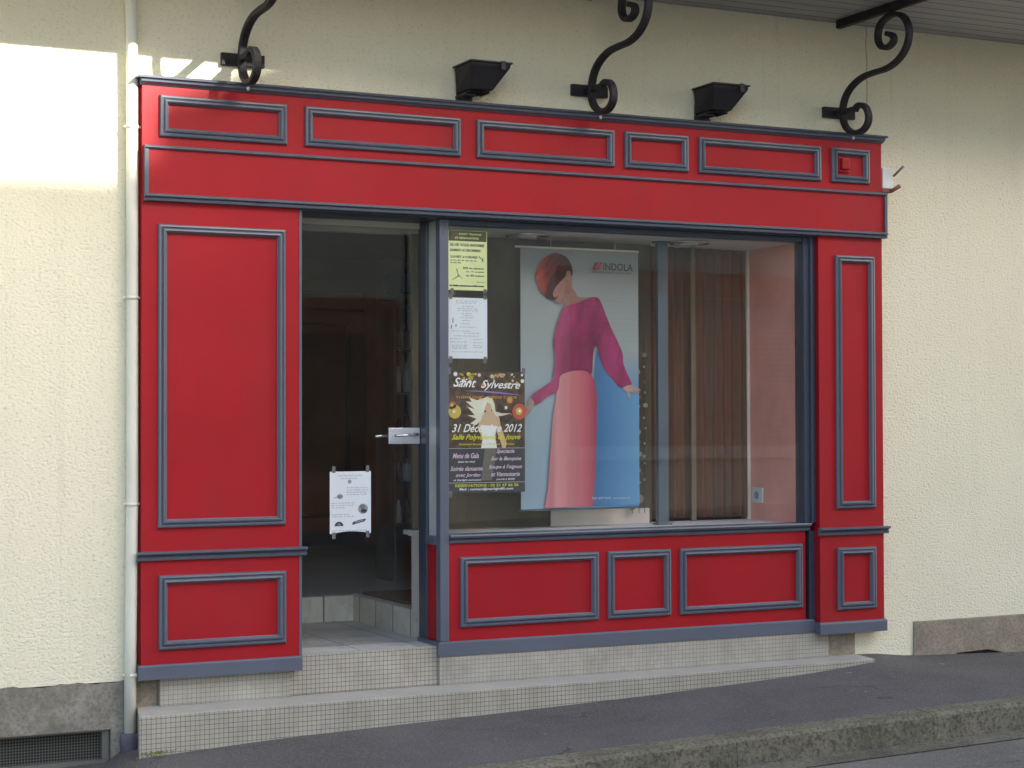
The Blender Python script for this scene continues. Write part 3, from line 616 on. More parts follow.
# ------------------------------------------------------------------ printed sheets
def text_into(mb, s, x, z, wd, h, y, m, align='L', shear=0., bold=0., arc=None):
    cu = bpy.data.curves.new('txt', 'FONT'); cu.body = s; cu.size = 1; cu.shear = shear; cu.offset = bold; cu.resolution_u = 3
    o = bpy.data.objects.new('txt', cu); me = bpy.data.meshes.new_from_object(o)
    xs = [v.co.x for v in me.vertices]; zs = [v.co.y for v in me.vertices]
    x0, x1, z0, z1 = min(xs), max(xs), min(zs), max(zs)
    sx = wd/(x1-x0); sz = h/(z1-z0); k = mb.mi(m); vm = []
    for v in me.vertices:
        u = (v.co.x-x0)*sx; q = (v.co.y-z0)*sz
        if arc: q += arc(u/wd)
        vm.append(mb.bm.verts.new((x+u, y, z+q)))
    for p in me.polygons:
        try: f = mb.bm.faces.new([vm[i] for i in p.vertices]); f.material_index = k
        except ValueError: pass
    bpy.data.objects.remove(o); bpy.data.curves.remove(cu); bpy.data.meshes.remove(me)
def scribble(mb, x, z, wd, h, y, m, rnd):            # an illegible printed line: short word shapes
    u = 0
    while u < wd-.004:
        q = min(rnd.uniform(.006, .022), wd-u); k = 0
        while k < q:
            s_ = rnd.uniform(.0016, .0036); e = min(k+s_, q); hh = h*rnd.choice((.7, .7, 1., .85)); mb.face([(x+u+k, y, z), (x+u+e*.92, y, z), (x+u+e*.92, y, z+hh), (x+u+k, y, z+hh)], m); k = e+.0006
        u += q+rnd.uniform(.003, .006)
def ell(mb, cx, cz, rx, rz_, y, m, n=20, rot=0.):
    c, s_ = math.cos(rot), math.sin(rot)
    mb.face([(cx+rx*math.cos(a)*c-rz_*math.sin(a)*s_, y, cz+rx*math.cos(a)*s_+rz_*math.sin(a)*c) for a in [2*math.pi*i/n for i in range(n)]], m)
def finish(mb, name, parent):
    for f in mb.bm.faces:
        f.normal_update()
        if f.normal.y > 0: f.normal_flip()
    return mb.build(name, None, parent, fix=False)
def sheet(name, label, cat, x0, x1, z0, z1, y, m, tapes=(), curl=0.):
    t = thing(name, label, cat, ((x0+x1)/2, y, z0))
    b = MB(); nx, nz = 10, 12; F = {}
    for side, dy in ((0, 0), (1, .0008)):
        for i in range(nx+1):
            for j in range(nz+1):
                u, v = i/nx, j/nz; zz = z0+(z1-z0)*v
                if curl and j == 0: zz += curl*math.sin(u*math.pi)
                F[side, i, j] = b.bm.verts.new((x0+(x1-x0)*u, y+dy, zz))
    k = b.mi('')
    for i in range(nx):
        for j in range(nz):
            b.bm.faces.new([F[0, i, j], F[0, i+1, j], F[0, i+1, j+1], F[0, i, j+1]]); b.bm.faces.new([F[1, i, j], F[1, i, j+1], F[1, i+1, j+1], F[1, i+1, j]])
    for i in range(nx): b.bm.faces.new([F[0, i, 0], F[1, i, 0], F[1, i+1, 0], F[0, i+1, 0]]); b.bm.faces.new([F[0, i, nz], F[0, i+1, nz], F[1, i+1, nz], F[1, i, nz]])
    for j in range(nz): b.bm.faces.new([F[0, 0, j], F[0, 0, j+1], F[1, 0, j+1], F[1, 0, j]]); b.bm.faces.new([F[0, nx, j], F[1, nx, j], F[1, nx, j+1], F[0, nx, j+1]])
    b.build('paper', m, t)
    for tx, tz in tapes: B('tape', 'tape', t, tx-.009, tx+.009, y-.0012, y-.0004, tz-.016, tz+.016)
    return t
rnd = random.Random(3)
YS = .0695                                        # just behind the window pane
# lime flyer
x0, x1, z0, z1 = 5.722, 5.932, 2.284, 2.578
t = sheet('flyer', 'lime yellow flyer taped at the top of the window beside the corner post', 'flyer', x0, x1, z0, z1, YS, 'paper_lime', [(x0+.02, z0-.008), (x1-.012, z0-.008)])
m = MB(); m.face([(x0+.002, YS-.0006, z1-.052), (x1-.004, YS-.0006, z1-.052), (x1-.004, YS-.0006, z1-.002), (x0+.002, YS-.0006, z1-.002)], 'ink_olive')
text_into(m, 'AVANT TRAVAUX', x0+.055, z1-.022, .125, .010, YS-.0009, 'paper_lime', bold=.02); text_into(m, 'ET RENOVATION', x0+.038, z1-.042, .125, .010, YS-.0009, 'paper_lime', bold=.02)
text_into(m, 'SILVIE VOUS INFORME', x0+.010, z1-.078, .185, .014, YS-.0006, 'ink', bold=.03); text_into(m, 'SAMEDI 15 DECEMBRE', x0+.010, z1-.103, .165, .012, YS-.0006, 'ink', bold=.03)
text_into(m, 'OUVERT A 9 HEURES', x0+.012, z1-.136, .145, .012, YS-.0006, 'ink', bold=.025)
for q in (.150, .162): scribble(m, x0+.012, z1-q, .145 if q < .155 else .06, .006, YS-.0006, 'ink', rnd)
for i, (q, s_) in enumerate(((.190, '20% en semaine'), (.208, 'ou 15 coupes'), (.226, 'ou 10% couleurs'))): text_into(m, s_, x0+.078+.018*(i > 0), z1-q, .115-.018*(i > 0), .011, YS-.0006, 'ink', bold=.02)
scribble(m, x0+.155, z1-.255, .04, .005, YS-.0006, 'ink', rnd)
for i in range(3): scribble(m, x0+.008, z1-.276-.0*i, .185, .008, YS-.0006, 'ink', rnd)
for (a, c) in (((.045, .19), (.055, .225)), ((.055, .225), (.020, .245)), ((.050, .215), (.075, .238)), ((.165, .125), (.195, .150)), ((.188, .130), (.182, .155))):
    p0 = Vector((x0+a[0], YS-.0006, z1-a[1])); p1 = Vector((x0+c[0], YS-.0006, z1-c[1])); d = (p1-p0).normalized(); q = Vector((-d.z, 0, d.x))*.0022; m.face([p0-q, p1-q*.4, p1+q*.4, p0+q], 'ink')
finish(m, 'lettering', t)
# white flyer
x0, x1, z0, z1 = 5.722, 5.932, 1.948, 2.247
t = sheet('flyer', 'white typed notice taped to the window between the lime flyer and the party poster', 'flyer', x0, x1, z0, z1, YS, 'paper_white', [(x0+.012, z1+.008), (x1-.012, z1+.010), (x0+.012, z0-.006), (x1-.012, z0-.006)])
m = MB()
for q, a, wd in ((.018, .04, .12), (.028, .04, .12), (.044, .075, .06), (.056, .05, .11), (.066, .05, .12), (.080, .07, .055), (.090, .08, .05), (.100, .065, .07), (.114, .075, .045), (.130, .072, .05), (.146, .06, .09), (.166, .02, .10), (.176, .085, .09), (.190, .03, .14), (.204, .01, .08), (.206, .135, .055), (.220, .01, .09), (.222, .135, .055), (.236, .02, .08), (.244, .02, .08), (.252, .02, .08), (.236, .135, .05), (.246, .135, .05), (.268, .02, .17)):
    scribble(m, x0+a, z1-q, wd, .0045, YS-.0006, 'ink_grey', rnd)
for a, q, l_ in ((.022, .10, .025), (.014, .135, .018), (.038, .13, .014)): m.face([(x0+a, YS-.0006, z1-q-l_), (x0+a+.004, YS-.0006, z1-q-l_), (x0+a+.005, YS-.0006, z1-q), (x0+a+.001, YS-.0006, z1-q)], 'ink')
finish(m, 'lettering', t)
# notice on the door
x0, x1, z0, z1, YD = 5.186, 5.400, 1.092, 1.396, .2860
t = sheet('notice', 'white notice with small food pictures taped to the glass door', 'notice', x0, x1, z0, z1, YD, 'paper_white', [(x0+.02, z1+.010), (x1-.018, z1+.012), (x0+.02, z0-.008), (x1-.018, z0-.004)], curl=.012)
m = MB(); YQ = YD-.0006
text_into(m, 'Les Fêtes Gourmandes', x0+.045, z1-.024, .12, .010, YQ, 'ink_grey'); scribble(m, x0+.06, z1-.036, .09, .005, YQ, 'ink_grey', rnd)
for q in (.082, .093, .104, .115): scribble(m, x0+.088, z1-q, .11, .005, YQ, 'ink_grey', rnd)
for q, wd in ((.156, .13), (.167, .12), (.178, .07), (.212, .09), (.222, .12), (.290, .18)): scribble(m, x0+.01, z1-q, wd, .005, YQ, 'ink_grey', rnd)
ell(m, x0+.102, z1-.050, .010, .010, YQ, 'ink_grey'); ell(m, x0+.052, z1-.122, .016, .012, YQ, 'ink_grey'); ell(m, x0+.050, z1-.122, .008, .005, YQ-.0003, 'tape'); m.face([(x0+.018, YQ, z1-.130), (x0+.04, YQ, z1-.126), (x0+.04, YQ, z1-.122), (x0+.018, YQ, z1-.127)], 'ink_grey')
ell(m, x0+.172, z1-.184, .026, .025, YQ, 'ink_grey'); ell(m, x0+.168, z1-.174, .014, .011, YQ-.0003, 'tape'); ell(m, x0+.176, z1-.194, .016, .010, YQ-.0003, 'ink')
m.face([(x0+.024+.023*(1-math.cos(a)), YQ, z1-.266+.022*math.sin(a)) for a in [math.pi*i/10 for i in range(11)]], 'ink'); ell(m, x0+.047, z1-.259, .010, .007, YQ-.0003, 'tape')
m.face([(x0+.115, YQ, z1-.262), (x0+.180, YQ, z1-.246), (x0+.190, YQ, z1-.232), (x0+.150, YQ, z1-.238), (x0+.118, YQ, z1-.248)], 'ink'); m.face([(x0+.130, YQ-.0003, z1-.252), (x0+.175, YQ-.0003, z1-.242), (x0+.172, YQ-.0003, z1-.238), (x0+.132, YQ-.0003, z1-.246)], 'ink_grey')
finish(m, 'lettering', t)
# party poster
x0, x1, z0, z1 = 5.722, 6.138, 1.288, 1.884; W_, H_ = x1-x0, z1-z0
t = sheet('party_poster', 'dark new year party poster with golden lights on the window left of the fashion poster', 'poster', x0, x1, z0, z1, YS, 'e_bokeh', [(x0+.004, z1+.004), (x1-.006, z1+.004), (x0+.01, z0-.006)])
pm = MB(); PX = lambda u: x0+u*W_; PZ = lambda v: z1-v*H_
y1, y2, y3, y4 = YS-.0005, YS-.0008, YS-.0011, YS-.0014
def rect(mb, u0, u1, v0, v1, y, m): mb.face([(PX(u0), y, PZ(v1)), (PX(u1), y, PZ(v1)), (PX(u1), y, PZ(v0)), (PX(u0), y, PZ(v0))], m)
rect(pm, 0, 1, .635, .915, y1, 'e_slate'); rect(pm, 0, 1, .632, .6355, y2, 'e_line'); rect(pm, 0, 1, .915, .919, y2, 'e_line'); rect(pm, 0, 1, .92, 1, y1, 'ink')
for i in range(46):
    u, v = rnd.random(), rnd.random()**1.6*.10+.008; r_ = rnd.uniform(.003, .011); ell(pm, PX(min(.97, max(.03, u))), PZ(v+.012), r_, r_, y1, rnd.choice(('e_gold', 'e_orange', 'e_yellow', 'e_gold', 'e_white', 'e_pink')), 10)
for i in range(40): ell(pm, PX(rnd.uniform(.04, .96)), PZ(rnd.uniform(.25, .6)), rnd.uniform(.001, .004), rnd.uniform(.001, .004), y1, rnd.choice(('e_gold', 'e_orange', 'e_red')), 8)
for u, v, r_, c in ((.08, .33, .034, 'e_gold'), (.05, .28, .020, 'e_red'), (.93, .33, .040, 'e_red'), (.80, .235, .016, 'e_orange'), (.75, .30, .009, 'e_gold'), (.42, .235, .012, 'e_orange')): ell(pm, PX(u), PZ(v), r_, r_, y1, c); ell(pm, PX(u)-.003, PZ(v)+.002, r_*.45, r_*.45, y2, 'e_gold'); 
for u, v in ((.07, .33), (.93, .325), (.75, .295)): ell(pm, PX(u), PZ(v), .007, .007, y3, 'e_white')
# blonde dancer: skirt shadow, body, windblown hair
poly = lambda mb, pts, y, m: mb.face([(PX(u), y, PZ(v)) for u, v in pts], m)
poly(pm, [(.47, .637), (.62, .637), (.60, .75), (.56, .90), (.42, .90), (.44, .78)], y2, 'e_leg')
poly(pm, [(.44, .34), (.60, .32), (.66, .38), (.68, .45), (.72, .52), (.76, .60), (.74, .632), (.70, .632), (.66, .55), (.62, .49), (.60, .56), (.62, .632), (.42, .632), (.44, .56), (.38, .47), (.40, .40)], y2, 'e_skin')
poly(pm, [(.41, .44), (.63, .45), (.60, .53), (.63, .632), (.42, .632), (.44, .55)], y3, 'e_white')
poly(pm, [(.42, .23), (.50, .205), (.57, .22), (.60, .27), (.61, .33), (.70, .345), (.82, .345), (.70, .365), (.62, .37), (.58, .33), (.55, .29), (.50, .29), (.45, .33), (.42, .40), (.36, .44), (.28, .43), (.36, .39), (.24, .36), (.34, .36), (.24, .29), (.34, .31), (.22, .245), (.30, .25), (.26, .21), (.36, .235)], y3, 'e_hair')
ell(pm, PX(.515), PZ(.29), .020, .030, y4, 'e_skin')
poly(pm, [(.46, .22), (.50, .21), (.56, .23), (.59, .28), (.57, .33), (.55, .27), (.50, .25), (.47, .30), (.45, .36), (.43, .30)], y4-.0002, 'e_hair')
y5 = y4-.0005
arcf = lambda k: (lambda u: -k*u)
text_into(pm, 'Saint', PX(.06), PZ(.125), W_*.30, .046, y5, 'e_white', shear=.45, bold=.012, arc=arcf(.004)); text_into(pm, 'Sylvestre', PX(.42), PZ(.155), W_*.52, .052, y5, 'e_white', shear=.45, bold=.012, arc=arcf(.004))
pts = [(u/20, .165-.02*math.sin(u/20*3.3)+.03*(u/20)) for u in range(4, 20)]; poly(pm, [(a, c) for a, c in pts]+[(a, c+.012*math.sin((a-.2)/.75*3.1)) for a, c in pts[::-1][1:-1]], y4, 'e_purple')
text_into(pm, 'THÈME CHIC - DRESS CODE', PX(.09), PZ(.222), W_*.80, .015, y5, 'e_orange', bold=.01)
text_into(pm, '31 Décembre 2012', PX(.04), PZ(.50), W_*.92, .040, y5, 'e_white', shear=.4, bold=.012)
text_into(pm, 'Salle Polyvalente de Jouve', PX(.04), PZ(.575), W_*.90, .034, y5, 'e_yellow', shear=.45, bold=.016); text_into(pm, 'Ouverture des portes à 19h30 sur réservation', PX(.13), PZ(.612), W_*.73, .013, y5, 'e_yellow', bold=.01)
for s_, u, v, wd, h, c in (('Menu de Gala', .05, .715, .34, .026, 'e_pink'), ('(sans les vins)', .12, .755, .22, .012, 'e_white'), ('Spectacle', .62, .685, .24, .026, 'e_pink'), ('Sur la Banquise', .55, .745, .40, .024, 'e_pink'),
                         ('Soirée dansante', .02, .818, .42, .022, 'e_pink'), ('avec Jordan', .09, .875, .32, .022, 'e_pink'), ('et Starlight animation', .06, .905, .36, .011, 'e_white'),
                         ('Soupe à l\'oignon', .52, .812, .44, .024, 'e_pink'), ('et Viennoiserie', .55, .868, .38, .022, 'e_pink'), ('(servie à 4h30)', .62, .903, .24, .011, 'e_white')):
    text_into(pm, s_, PX(u), PZ(v), W_*wd, h, y5, c, shear=.35, bold=.014)
text_into(pm, 'RESERVATIONS : 02 51 67 66 36', PX(.08), PZ(.952), W_*.83, .014, y5, 'e_yellow', bold=.02); text_into(pm, 'Mail : contact@starlight85.com', PX(.14), PZ(.985), W_*.70, .015, y5, 'e_white', bold=.015)
finish(pm, 'artwork', t)
# fashion poster
fx0, fx1, fz0, fz1, YF = 6.222, 6.917, 1.187, 2.531, .285
t = thing('fashion_poster', 'tall fashion poster of a red haired woman in a pink top and long skirt', 'poster', ((fx0+fx1)/2, YF, fz0))
b = MB(); nC = 24; rowsP = []
for side in (0, .0015):
    rr = []
    for j in range(nC+1):
        v = j/nC; rr.append([(fx0+(fx1-fx0)*i/12, YF+side+.004*math.sin(i*.5)*(1-v)+.02*max(0, .08-v)*(12-i)/12, fz0+(fz1-fz0)*v) for i in range(13)])
    rowsP.append(rr)
strip(b, rowsP[0]); strip(b, rowsP[1][::-1]); b.build('paper', 'fashion_paper', t, fix=False)
b = MB(); b.cyl((fx0-.028, YF+.004, fz1+.004), (fx1+.004, YF+.004, fz1+.004), .006); b.build('hanging_rod', 'trim_white', t)
b = MB(); b.cyl((fx0-.005, YF+.008, fz0-.004), (fx1, YF+.008, fz0-.004), .006); b.build('bottom_rod', 'post_steel', t)
for x in (6.40, 6.78):
    b = MB(); b.cyl((x, YF+.004, fz1+.008), (x, YF+.004, 2.5995), .001, n=6); b.build('hanging_wire', 'trim_white', t)
def F(px, py):                                     # photo measure of the print -> its own paper
    u = (px-521.5)/117.5; top = 247+6.2*u; v = (508.2-py)/(508.2-top); return fx0+u*(fx1-fx0), fz0+v*(fz1-fz0)
A = lambda pts: [F(510+a/5.12, 230+c/5.12) for a, c in pts]; Bp = lambda pts: [F(510+a/5.12, 370+c/5.12) for a, c in pts]
def smooth(pts, k=3):
    out = []; n = len(pts)
    for i in range(n):
        p0, p1, p2, p3 = (Vector((*pts[(i+j) % n], 0)) for j in (-1, 0, 1, 2))
        for q in range(k):
            tt = q/k; out.append((.5*((2*p1)+(-p0+p2)*tt+(2*p0-5*p1+4*p2-p3)*tt*tt+(-p0+3*p1-3*p2+p3)*tt**3)).xy)
    return out
m = MB(); fy = lambda k: YF-.006-.0006*k
pf = lambda pts, k, c, s_=True: m.face([(a, fy(k), z) for a, z in (smooth(pts) if s_ else pts)], c)
pf(Bp([(425, 60), (440, -100), (470, -60), (520, 20), (575, 90), (660, 120), (660, 700), (420, 700), (425, 400)]), 0, 'p_blue_fade', False)
pf(A([(255, 250), (300, 215), (316, 250), (318, 300), (350, 345), (420, 350), (400, 395), (275, 400), (282, 368), (264, 372), (246, 378), (232, 362), (236, 345), (216, 330), (226, 300)]), 1, 'p_skin')
pf(A([(300, 310), (318, 300), (345, 350), (330, 380), (275, 395), (285, 360)]), 2, 'p_skin_shade')
pf(A([(130, 222), (150, 170), (190, 130), (238, 118), (284, 138), (308, 172), (318, 212), (314, 240), (303, 212), (288, 214), (282, 236), (256, 264), (232, 292), (216, 330), (234, 358), (206, 356), (170, 330), (146, 292), (132, 252)]), 2, 'p_hair')
pf(A([(262, 130), (296, 150), (316, 205), (314, 240), (303, 212), (288, 214), (282, 236), (256, 264), (232, 292), (216, 330), (234, 358), (206, 356), (176, 334), (190, 300), (200, 250), (225, 215), (262, 195), (275, 165)]), 3, 'p_hair_dark')
pf(A([(286, 222), (296, 214), (305, 228), (303, 255), (294, 262), (287, 245)]), 4, 'p_skin')
pf(Bp([(245, 40), (290, 6), (350, -6), (405, 12), (428, 60), (440, 140), (438, 300), (428, 560), (420, 700), (172, 703), (190, 600), (203, 400), (215, 250), (232, 130)]), 2, 'p_skirt_fade', False)
pf(A([(276, 392), (330, 378), (400, 350), (432, 346), (456, 360), (480, 420), (512, 500), (550, 580), (574, 640), (580, 700), (612, 772), (618, 800), (560, 812), (520, 768), (480, 720), (455, 660), (440, 600), (425, 610), (418, 680), (412, 740), (380, 722), (320, 722), (262, 738), (250, 760), (240, 820), (190, 850), (130, 892), (105, 850), (170, 800), (212, 770), (218, 740), (228, 640), (218, 580), (232, 500), (255, 430)]), 4, 'p_top_fade')
# left hand: palm, thumb and three fingers resting on the backdrop
pf(Bp([(104, 140), (122, 170), (108, 188), (94, 204), (86, 196), (88, 176)]), 5, 'p_hand')
for q in ([(94, 196), (100, 200), (88, 222), (80, 238), (76, 236), (82, 218)], [(90, 190), (96, 198), (80, 216), (70, 228), (67, 224), (76, 208)], [(88, 182), (92, 192), (74, 206), (66, 212), (64, 207), (76, 194)], [(108, 180), (114, 184), (106, 204), (98, 214), (96, 209), (102, 196)]): pf(Bp(q), 6, 'p_hand')
# right hand spread to the side
pf(Bp([(576, 96), (604, 84), (624, 88), (634, 102), (620, 116), (598, 120), (582, 110)]), 5, 'p_hand')
for q in ([(622, 88), (644, 96), (664, 108), (662, 113), (640, 106), (622, 98)], [(624, 98), (646, 108), (660, 120), (657, 124), (638, 114), (620, 106)], [(612, 110), (630, 116), (648, 126), (645, 130), (626, 122), (610, 116)], [(592, 114), (602, 116), (610, 134), (612, 150), (606, 150), (598, 134)]): pf(Bp(q), 6, 'p_hand')
# face: shaded cheek and jaw, nose, nostril, lips
pf(A([(282, 250), (300, 262), (306, 300), (288, 344), (266, 368), (256, 366), (272, 330), (280, 290)]), 2, 'p_skin_shade')
pf(A([(222, 318), (228, 306), (232, 318), (226, 328), (216, 330)]), 3, 'p_skin_shade', False)
pf(A([(224, 343), (233, 339), (244, 342), (236, 346), (246, 348), (236, 353), (228, 350)]), 4, 'p_lip', False)
pf(A([(284, 392), (310, 384), (345, 372), (380, 350), (350, 345), (330, 352), (300, 372), (284, 380)]), 3, 'p_skin_shade', False)
pf(A([(176, 160), (205, 140), (240, 132), (262, 150), (236, 160), (204, 178), (172, 214), (152, 250), (150, 215)]), 4, 'p_hair')
lx, lz = F(592.5, 267.5); 
for i in range(2): m.face([(lx+.001+.022*i, fy(2), lz-.014), (lx+.014+.022*i, fy(2), lz-.014), (lx+.030+.022*i, fy(2), lz+.026), (lx+.017+.022*i, fy(2), lz+.026)], 'p_red')
m.face([(lx-.004, fy(1), lz-.014), (lx+.003, fy(1), lz-.014), (lx+.018, fy(1), lz+.026), (lx+.011, fy(1), lz+.026)], 'p_text')
text_into(m, 'INDOLA', lx+.060, lz-.014, .178, .038, fy(2), 'p_text', bold=.012)
text_into(m, 'PROFESSIONAL HAIRCARE', lx-.004, lz-.030, .235, .008, fy(2), 'p_text')
tx, tz = F(591, 500); text_into(m, 'hair and more', tx, tz, .11, .016, fy(3), 'p_pale'); text_into(m, 'www.indola.com', tx+.125, tz, .10, .010, fy(3), 'p_pale')
finish(m, 'artwork', t)

# ------------------------------------------------------------------ brackets and floodlights under the eaves
PATH = [(-.397, 3.666), (-.442, 3.647), (-.449, 3.617), (-.411, 3.596), (-.358, 3.601), (-.32, 3.642), (-.325, 3.704), (-.367, 3.743), (-.451, 3.757), (-.525, 3.732), (-.569, 3.674), (-.575, 3.616), (-.545, 3.556), (-.478, 3.508), (-.387, 3.484), (-.28, 3.481), (-.186, 3.474), (-.098, 3.445), (-.035, 3.396), (-.007, 3.331), (-.01, 3.272), (-.039, 3.222), (-.103, 3.189), (-.175, 3.187), (-.222, 3.215), (-.234, 3.257), (-.215, 3.300), (-.176, 3.326), (-.136, 3.326), (-.112, 3.306)]
def catmull(P, k=4):
    out = []; P = [Vector(p) for p in P]
    for i in range(len(P)-1):
        p0, p1, p2, p3 = P[max(i-1, 0)], P[i], P[i+1], P[min(i+2, len(P)-1)]
        for q in range(k):
            tt = q/k; out.append(.5*((2*p1)+(-p0+p2)*tt+(2*p0-5*p1+4*p2-p3)*tt*tt+(-p0+3*p1-3*p2+p3)*tt**3))
    return out+[P[-1]]
def bracket(bx, label):
    t = thing('scroll_bracket', label, 'bracket', (bx, .06, 3.3), 'scroll brackets under the eaves')
    h, g = .019, .0125
    b = MB(); b.sweep(catmull([(bx, y, z) for y, z in PATH]), [(-h, -g+.004), (-h+.004, -g), (h-.004, -g), (h, -g+.004), (h, g-.004), (h-.004, g), (-h+.004, g), (-h, g-.004)], sm=False); b.build('scroll', 'wrought_iron', t)
    b = MB(); b.box(bx-.078, bx+.130, .056, .0795, 3.292, 3.350); b.bevel(.003); b.build('wall_plate', 'wrought_iron', t)
    b = MB(); b.box(bx-.015, bx+.015, -.13, .0555, 3.303, 3.327); b.build('strut', 'wrought_iron', t)
    b = MB(); b.box(bx-.017, bx+.017, -.73, .03, 3.776, 3.8195); b.bevel(.002); b.build('top_bar', 'wrought_iron', t)
    b = MB(); b.cyl((bx, -.10, 3.167), (bx, -.10, 3.15), .008, .005, m='', n=10); b.build('rivet', 'lens', t)
bracket(4.652, 'black wrought iron scroll bracket on the wall above the left end of the red fascia')
bracket(6.483, 'black wrought iron scroll bracket on the wall between the two floodlights')
bracket(8.035, 'black wrought iron scroll bracket on the wall above the right end of the red fascia')
def floodlight(x, label):
    t = thing('floodlight', label, 'floodlight', (x+.12, .05, 3.2), 'black floodlights above the fascia')
    ya, yb = .060, -.145; z1 = 3.372; X1 = x+.215
    b = MB(); A_ = [(x, ya, z1), (X1, ya, z1), (X1, yb, z1), (x, yb, z1)]; C_ = [(x+.004, ya-.004, z1-.018), (X1-.004, ya-.004, z1-.018), (X1-.004, yb+.004, z1-.018), (x+.004, yb+.004, z1-.018)]
    D_ = [(x+.006, .050, 3.246), (X1-.070, .050, 3.246), (X1-.070, -.085, 3.252), (x+.030, -.085, 3.252)]
    k = b.mi('')
    V = [[b.bm.verts.new(p) for p in r_] for r_ in (A_, C_, D_)]
    for r0, r1 in zip(V, V[1:]):
        for i in range(4): b.bm.faces.new([r0[i], r0[(i+1) % 4], r1[(i+1) % 4], r1[i]])
    b.bm.faces.new(V[2]); b.bm.faces.new(V[0]); b.bevel(.006); b.build('housing', 'lamp_black', t)
    b = MB(); b.box(x-.006, X1+.006, yb-.006, ya+.005, z1+.001, z1+.010); b.bevel(.003); b.build('rim', 'lamp_rim', t)
    b = MB()
    for i in range(7): b.box(x+.02+i*.018, x+.024+i*.018, -.07, .04, 3.238, 3.2455)
    b.build('cooling_fins', 'lamp_black', t)
    b = MB(); b.box(x+.006, x+.070, -.045, .062, 3.222, 3.2375); b.bevel(.006); b.build('terminal_box', 'lamp_black', t)
    b = MB(); b.box(X1-.06, X1-.035, yb-.013, yb-.0065, z1-.03, z1+.012); b.build('clip', 'lamp_rim', t)
    b = MB(); b.box(x+.02, x+.10, .0625, .0795, 3.22, 3.30); b.build('mount', 'lamp_rim', t)
    b = MB(); b.sweep(catmull([(x+.050, -.005, 3.222), (x+.056, -.010, 3.212), (x+.058, -.012, 3.204), (x+.060, -.010, 3.200)]), circ(.004, 8), upv=Vector((1, 0, 0))); b.build('cable', 'lamp_black', t)
floodlight(5.750, 'black floodlight on the wall between the left and middle scroll brackets')
floodlight(7.122, 'black floodlight on the wall between the middle and right scroll brackets')

# junction box by the right end of the fascia
t = thing('junction_box', 'small white junction box with bare leads on the wall right of the fascia', 'box', (8.36, .06, 2.9))
b = MB(); b.box(8.318, 8.388, .018, .0795, 2.918, 3.030); b.bevel(.005); b.build('case', 'white_plastic', t)
b = MB(); b.cyl((8.385, .01, 2.985), (8.425, -.03, 3.040), .007, n=8); b.build('lead', 'rack_metal', t)
b = MB(); b.box(8.30, 8.375, .0, .06, 2.893, 2.915); b.bevel(.005); b.cyl((8.36, .0, 2.90), (8.40, -.03, 2.93), .010, .012, n=8); b.build('cap', 'rust_brown', t)

# ------------------------------------------------------------------ opposite side of the street (seen in the glass, and it shades the front)
def facade(name, label, x0, x1, ztop, mat, loc):
    t = thing(name, label, 'house', loc); return t
t = thing('opposite_house', 'low plain house across the street reflected in the door glass', 'house', (1, -12.3, 0))
b = MB(); b.box(4.2, 11.41, -20, -12.3, -.8, 9.60); b.build('wall', 'opposite_render', t)
b = MB(); b.prism([(-12.2, 9.60), (-12.2, 9.70), (-16, 11.3), (-20, 9.7), (-20, 9.60)], 4.2, 11.41, plane='yz'); b.build('roof', 'roof_slate', t)
d = MB(); d.box(9.0, 10.5, -12.299, -12.22, .0, 3.0); d = d.build('door', 'opposite_brown', t); moulding('door_frame', 8.85, 10.65, -.1, 3.15, -12.29, d, 'opposite_brown', [(0, 0), (0, -.14), (.14, -.14), (.14, 0)]); B('pane', 'dark_glass', d, 9.25, 10.25, -12.219, -12.20, 1.0, 2.7)
B('stone_base', 'opposite_stone', t, 4.2, 8.8, -12.298, -12.24, -.8, .95)
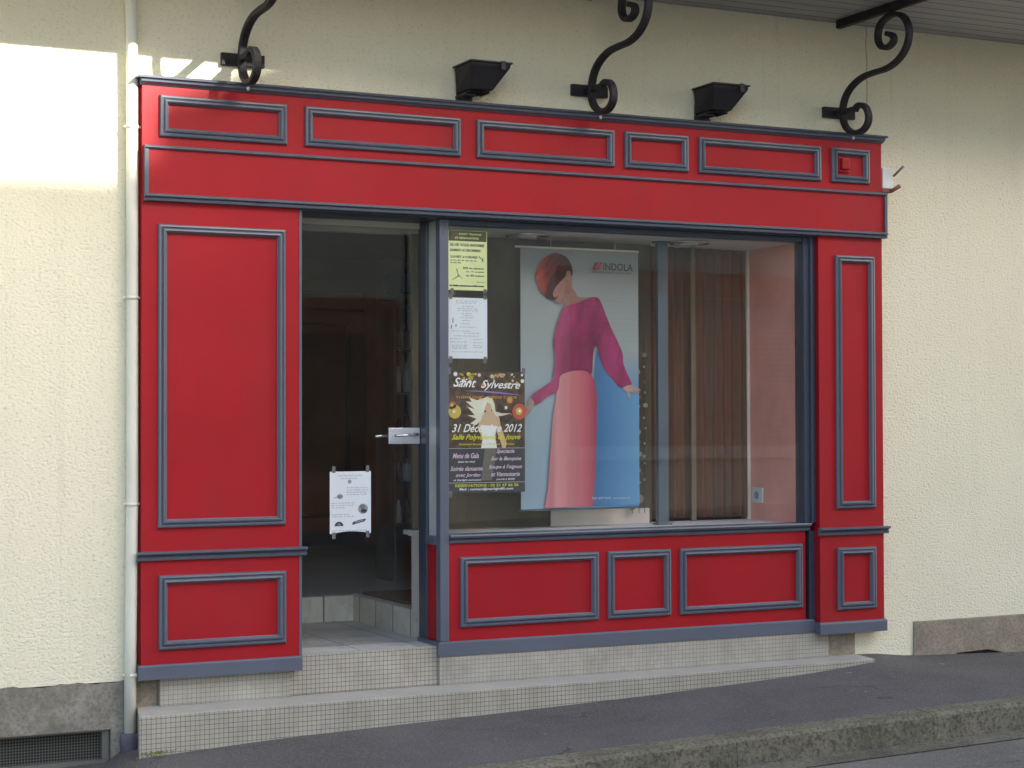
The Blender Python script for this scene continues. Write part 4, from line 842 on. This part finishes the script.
for zz in (1.2, 4.6, 7.3):
    for xx in ((5.0, 7.0) if zz < 3 else (5.0, 7.2, 9.4)):
        wdw = MB(); wdw.box(xx, xx+1.1, -12.299, -12.26, zz, zz+1.7); wdw = wdw.build('window', 'trim_white', t); B('pane', 'dark_glass', wdw, xx+.06, xx+.52, -12.259, -12.25, zz+.06, zz+1.64); B('pane', 'dark_glass', wdw, xx+.58, xx+1.04, -12.259, -12.25, zz+.06, zz+1.64)
        for q in (-.58, 1.12): B('shutter', 'opposite_brown', wdw, xx+q, xx+q+.56, -12.259, -12.22, zz-.02, zz+1.72)
tag(B('garden_wall', 'opposite_render', None, -40, 4.19, -12.6, -12.3, -1.1, 1.9, bv=.02), 'low rendered garden wall along the far pavement', 'wall')
t = thing('gabled_house', 'taller gabled stone house across the street reflected in the shop window', 'house', (18, -12.3, 0))
b = MB(); b.prism([(11.42, -.8), (26, -.8), (26, 10.2), (18.6, 13.4), (13.4, 11.0), (12.3, 10.48), (11.72, 10.26), (11.58, 10.09), (11.42, 10.09)], -12.5, -12.3); b.build('wall', 'opposite_stone', t)
b = MB(); b.box(11.42, 26, -20, -12.501, -.8, 9.2); b.build('rear_wall', 'opposite_stone', t); b = MB(); b.prism([(11.42, 9.201), (26, 9.201), (26, 9.4), (18.6, 12.4), (13.4, 9.6), (11.42, 9.4)], -20, -12.502); b.build('roof', 'roof_slate', t)
sh = MB(); sh.box(12.9, 17.4, -12.299, -12.23, 1.30, 3.25)
for i in range(26): sh.prism([(-12.228, 1.32+i*.074), (-12.21, 1.33+i*.074), (-12.21, 1.375+i*.074), (-12.228, 1.385+i*.074)], 12.95, 17.35, plane='yz')
sh.build('roller_shutter', 'opposite_shutter', t); B('sill', 'opposite_render', t, 12.8, 17.5, -12.299, -12.15, 1.12, 1.28); B('lintel', 'opposite_brown', t, 12.7, 17.6, -12.299, -12.2, 3.27, 3.6)
for zz in (5.0, 7.6):
    for xx in (12.4, 15.0, 17.6, 20.2, 22.8):
        wdw = MB(); wdw.box(xx, xx+1.1, -12.299, -12.26, zz, zz+1.7); wdw = wdw.build('window', 'trim_white', t); B('pane', 'dark_glass', wdw, xx+.06, xx+1.04, -12.259, -12.25, zz+.06, zz+1.64)
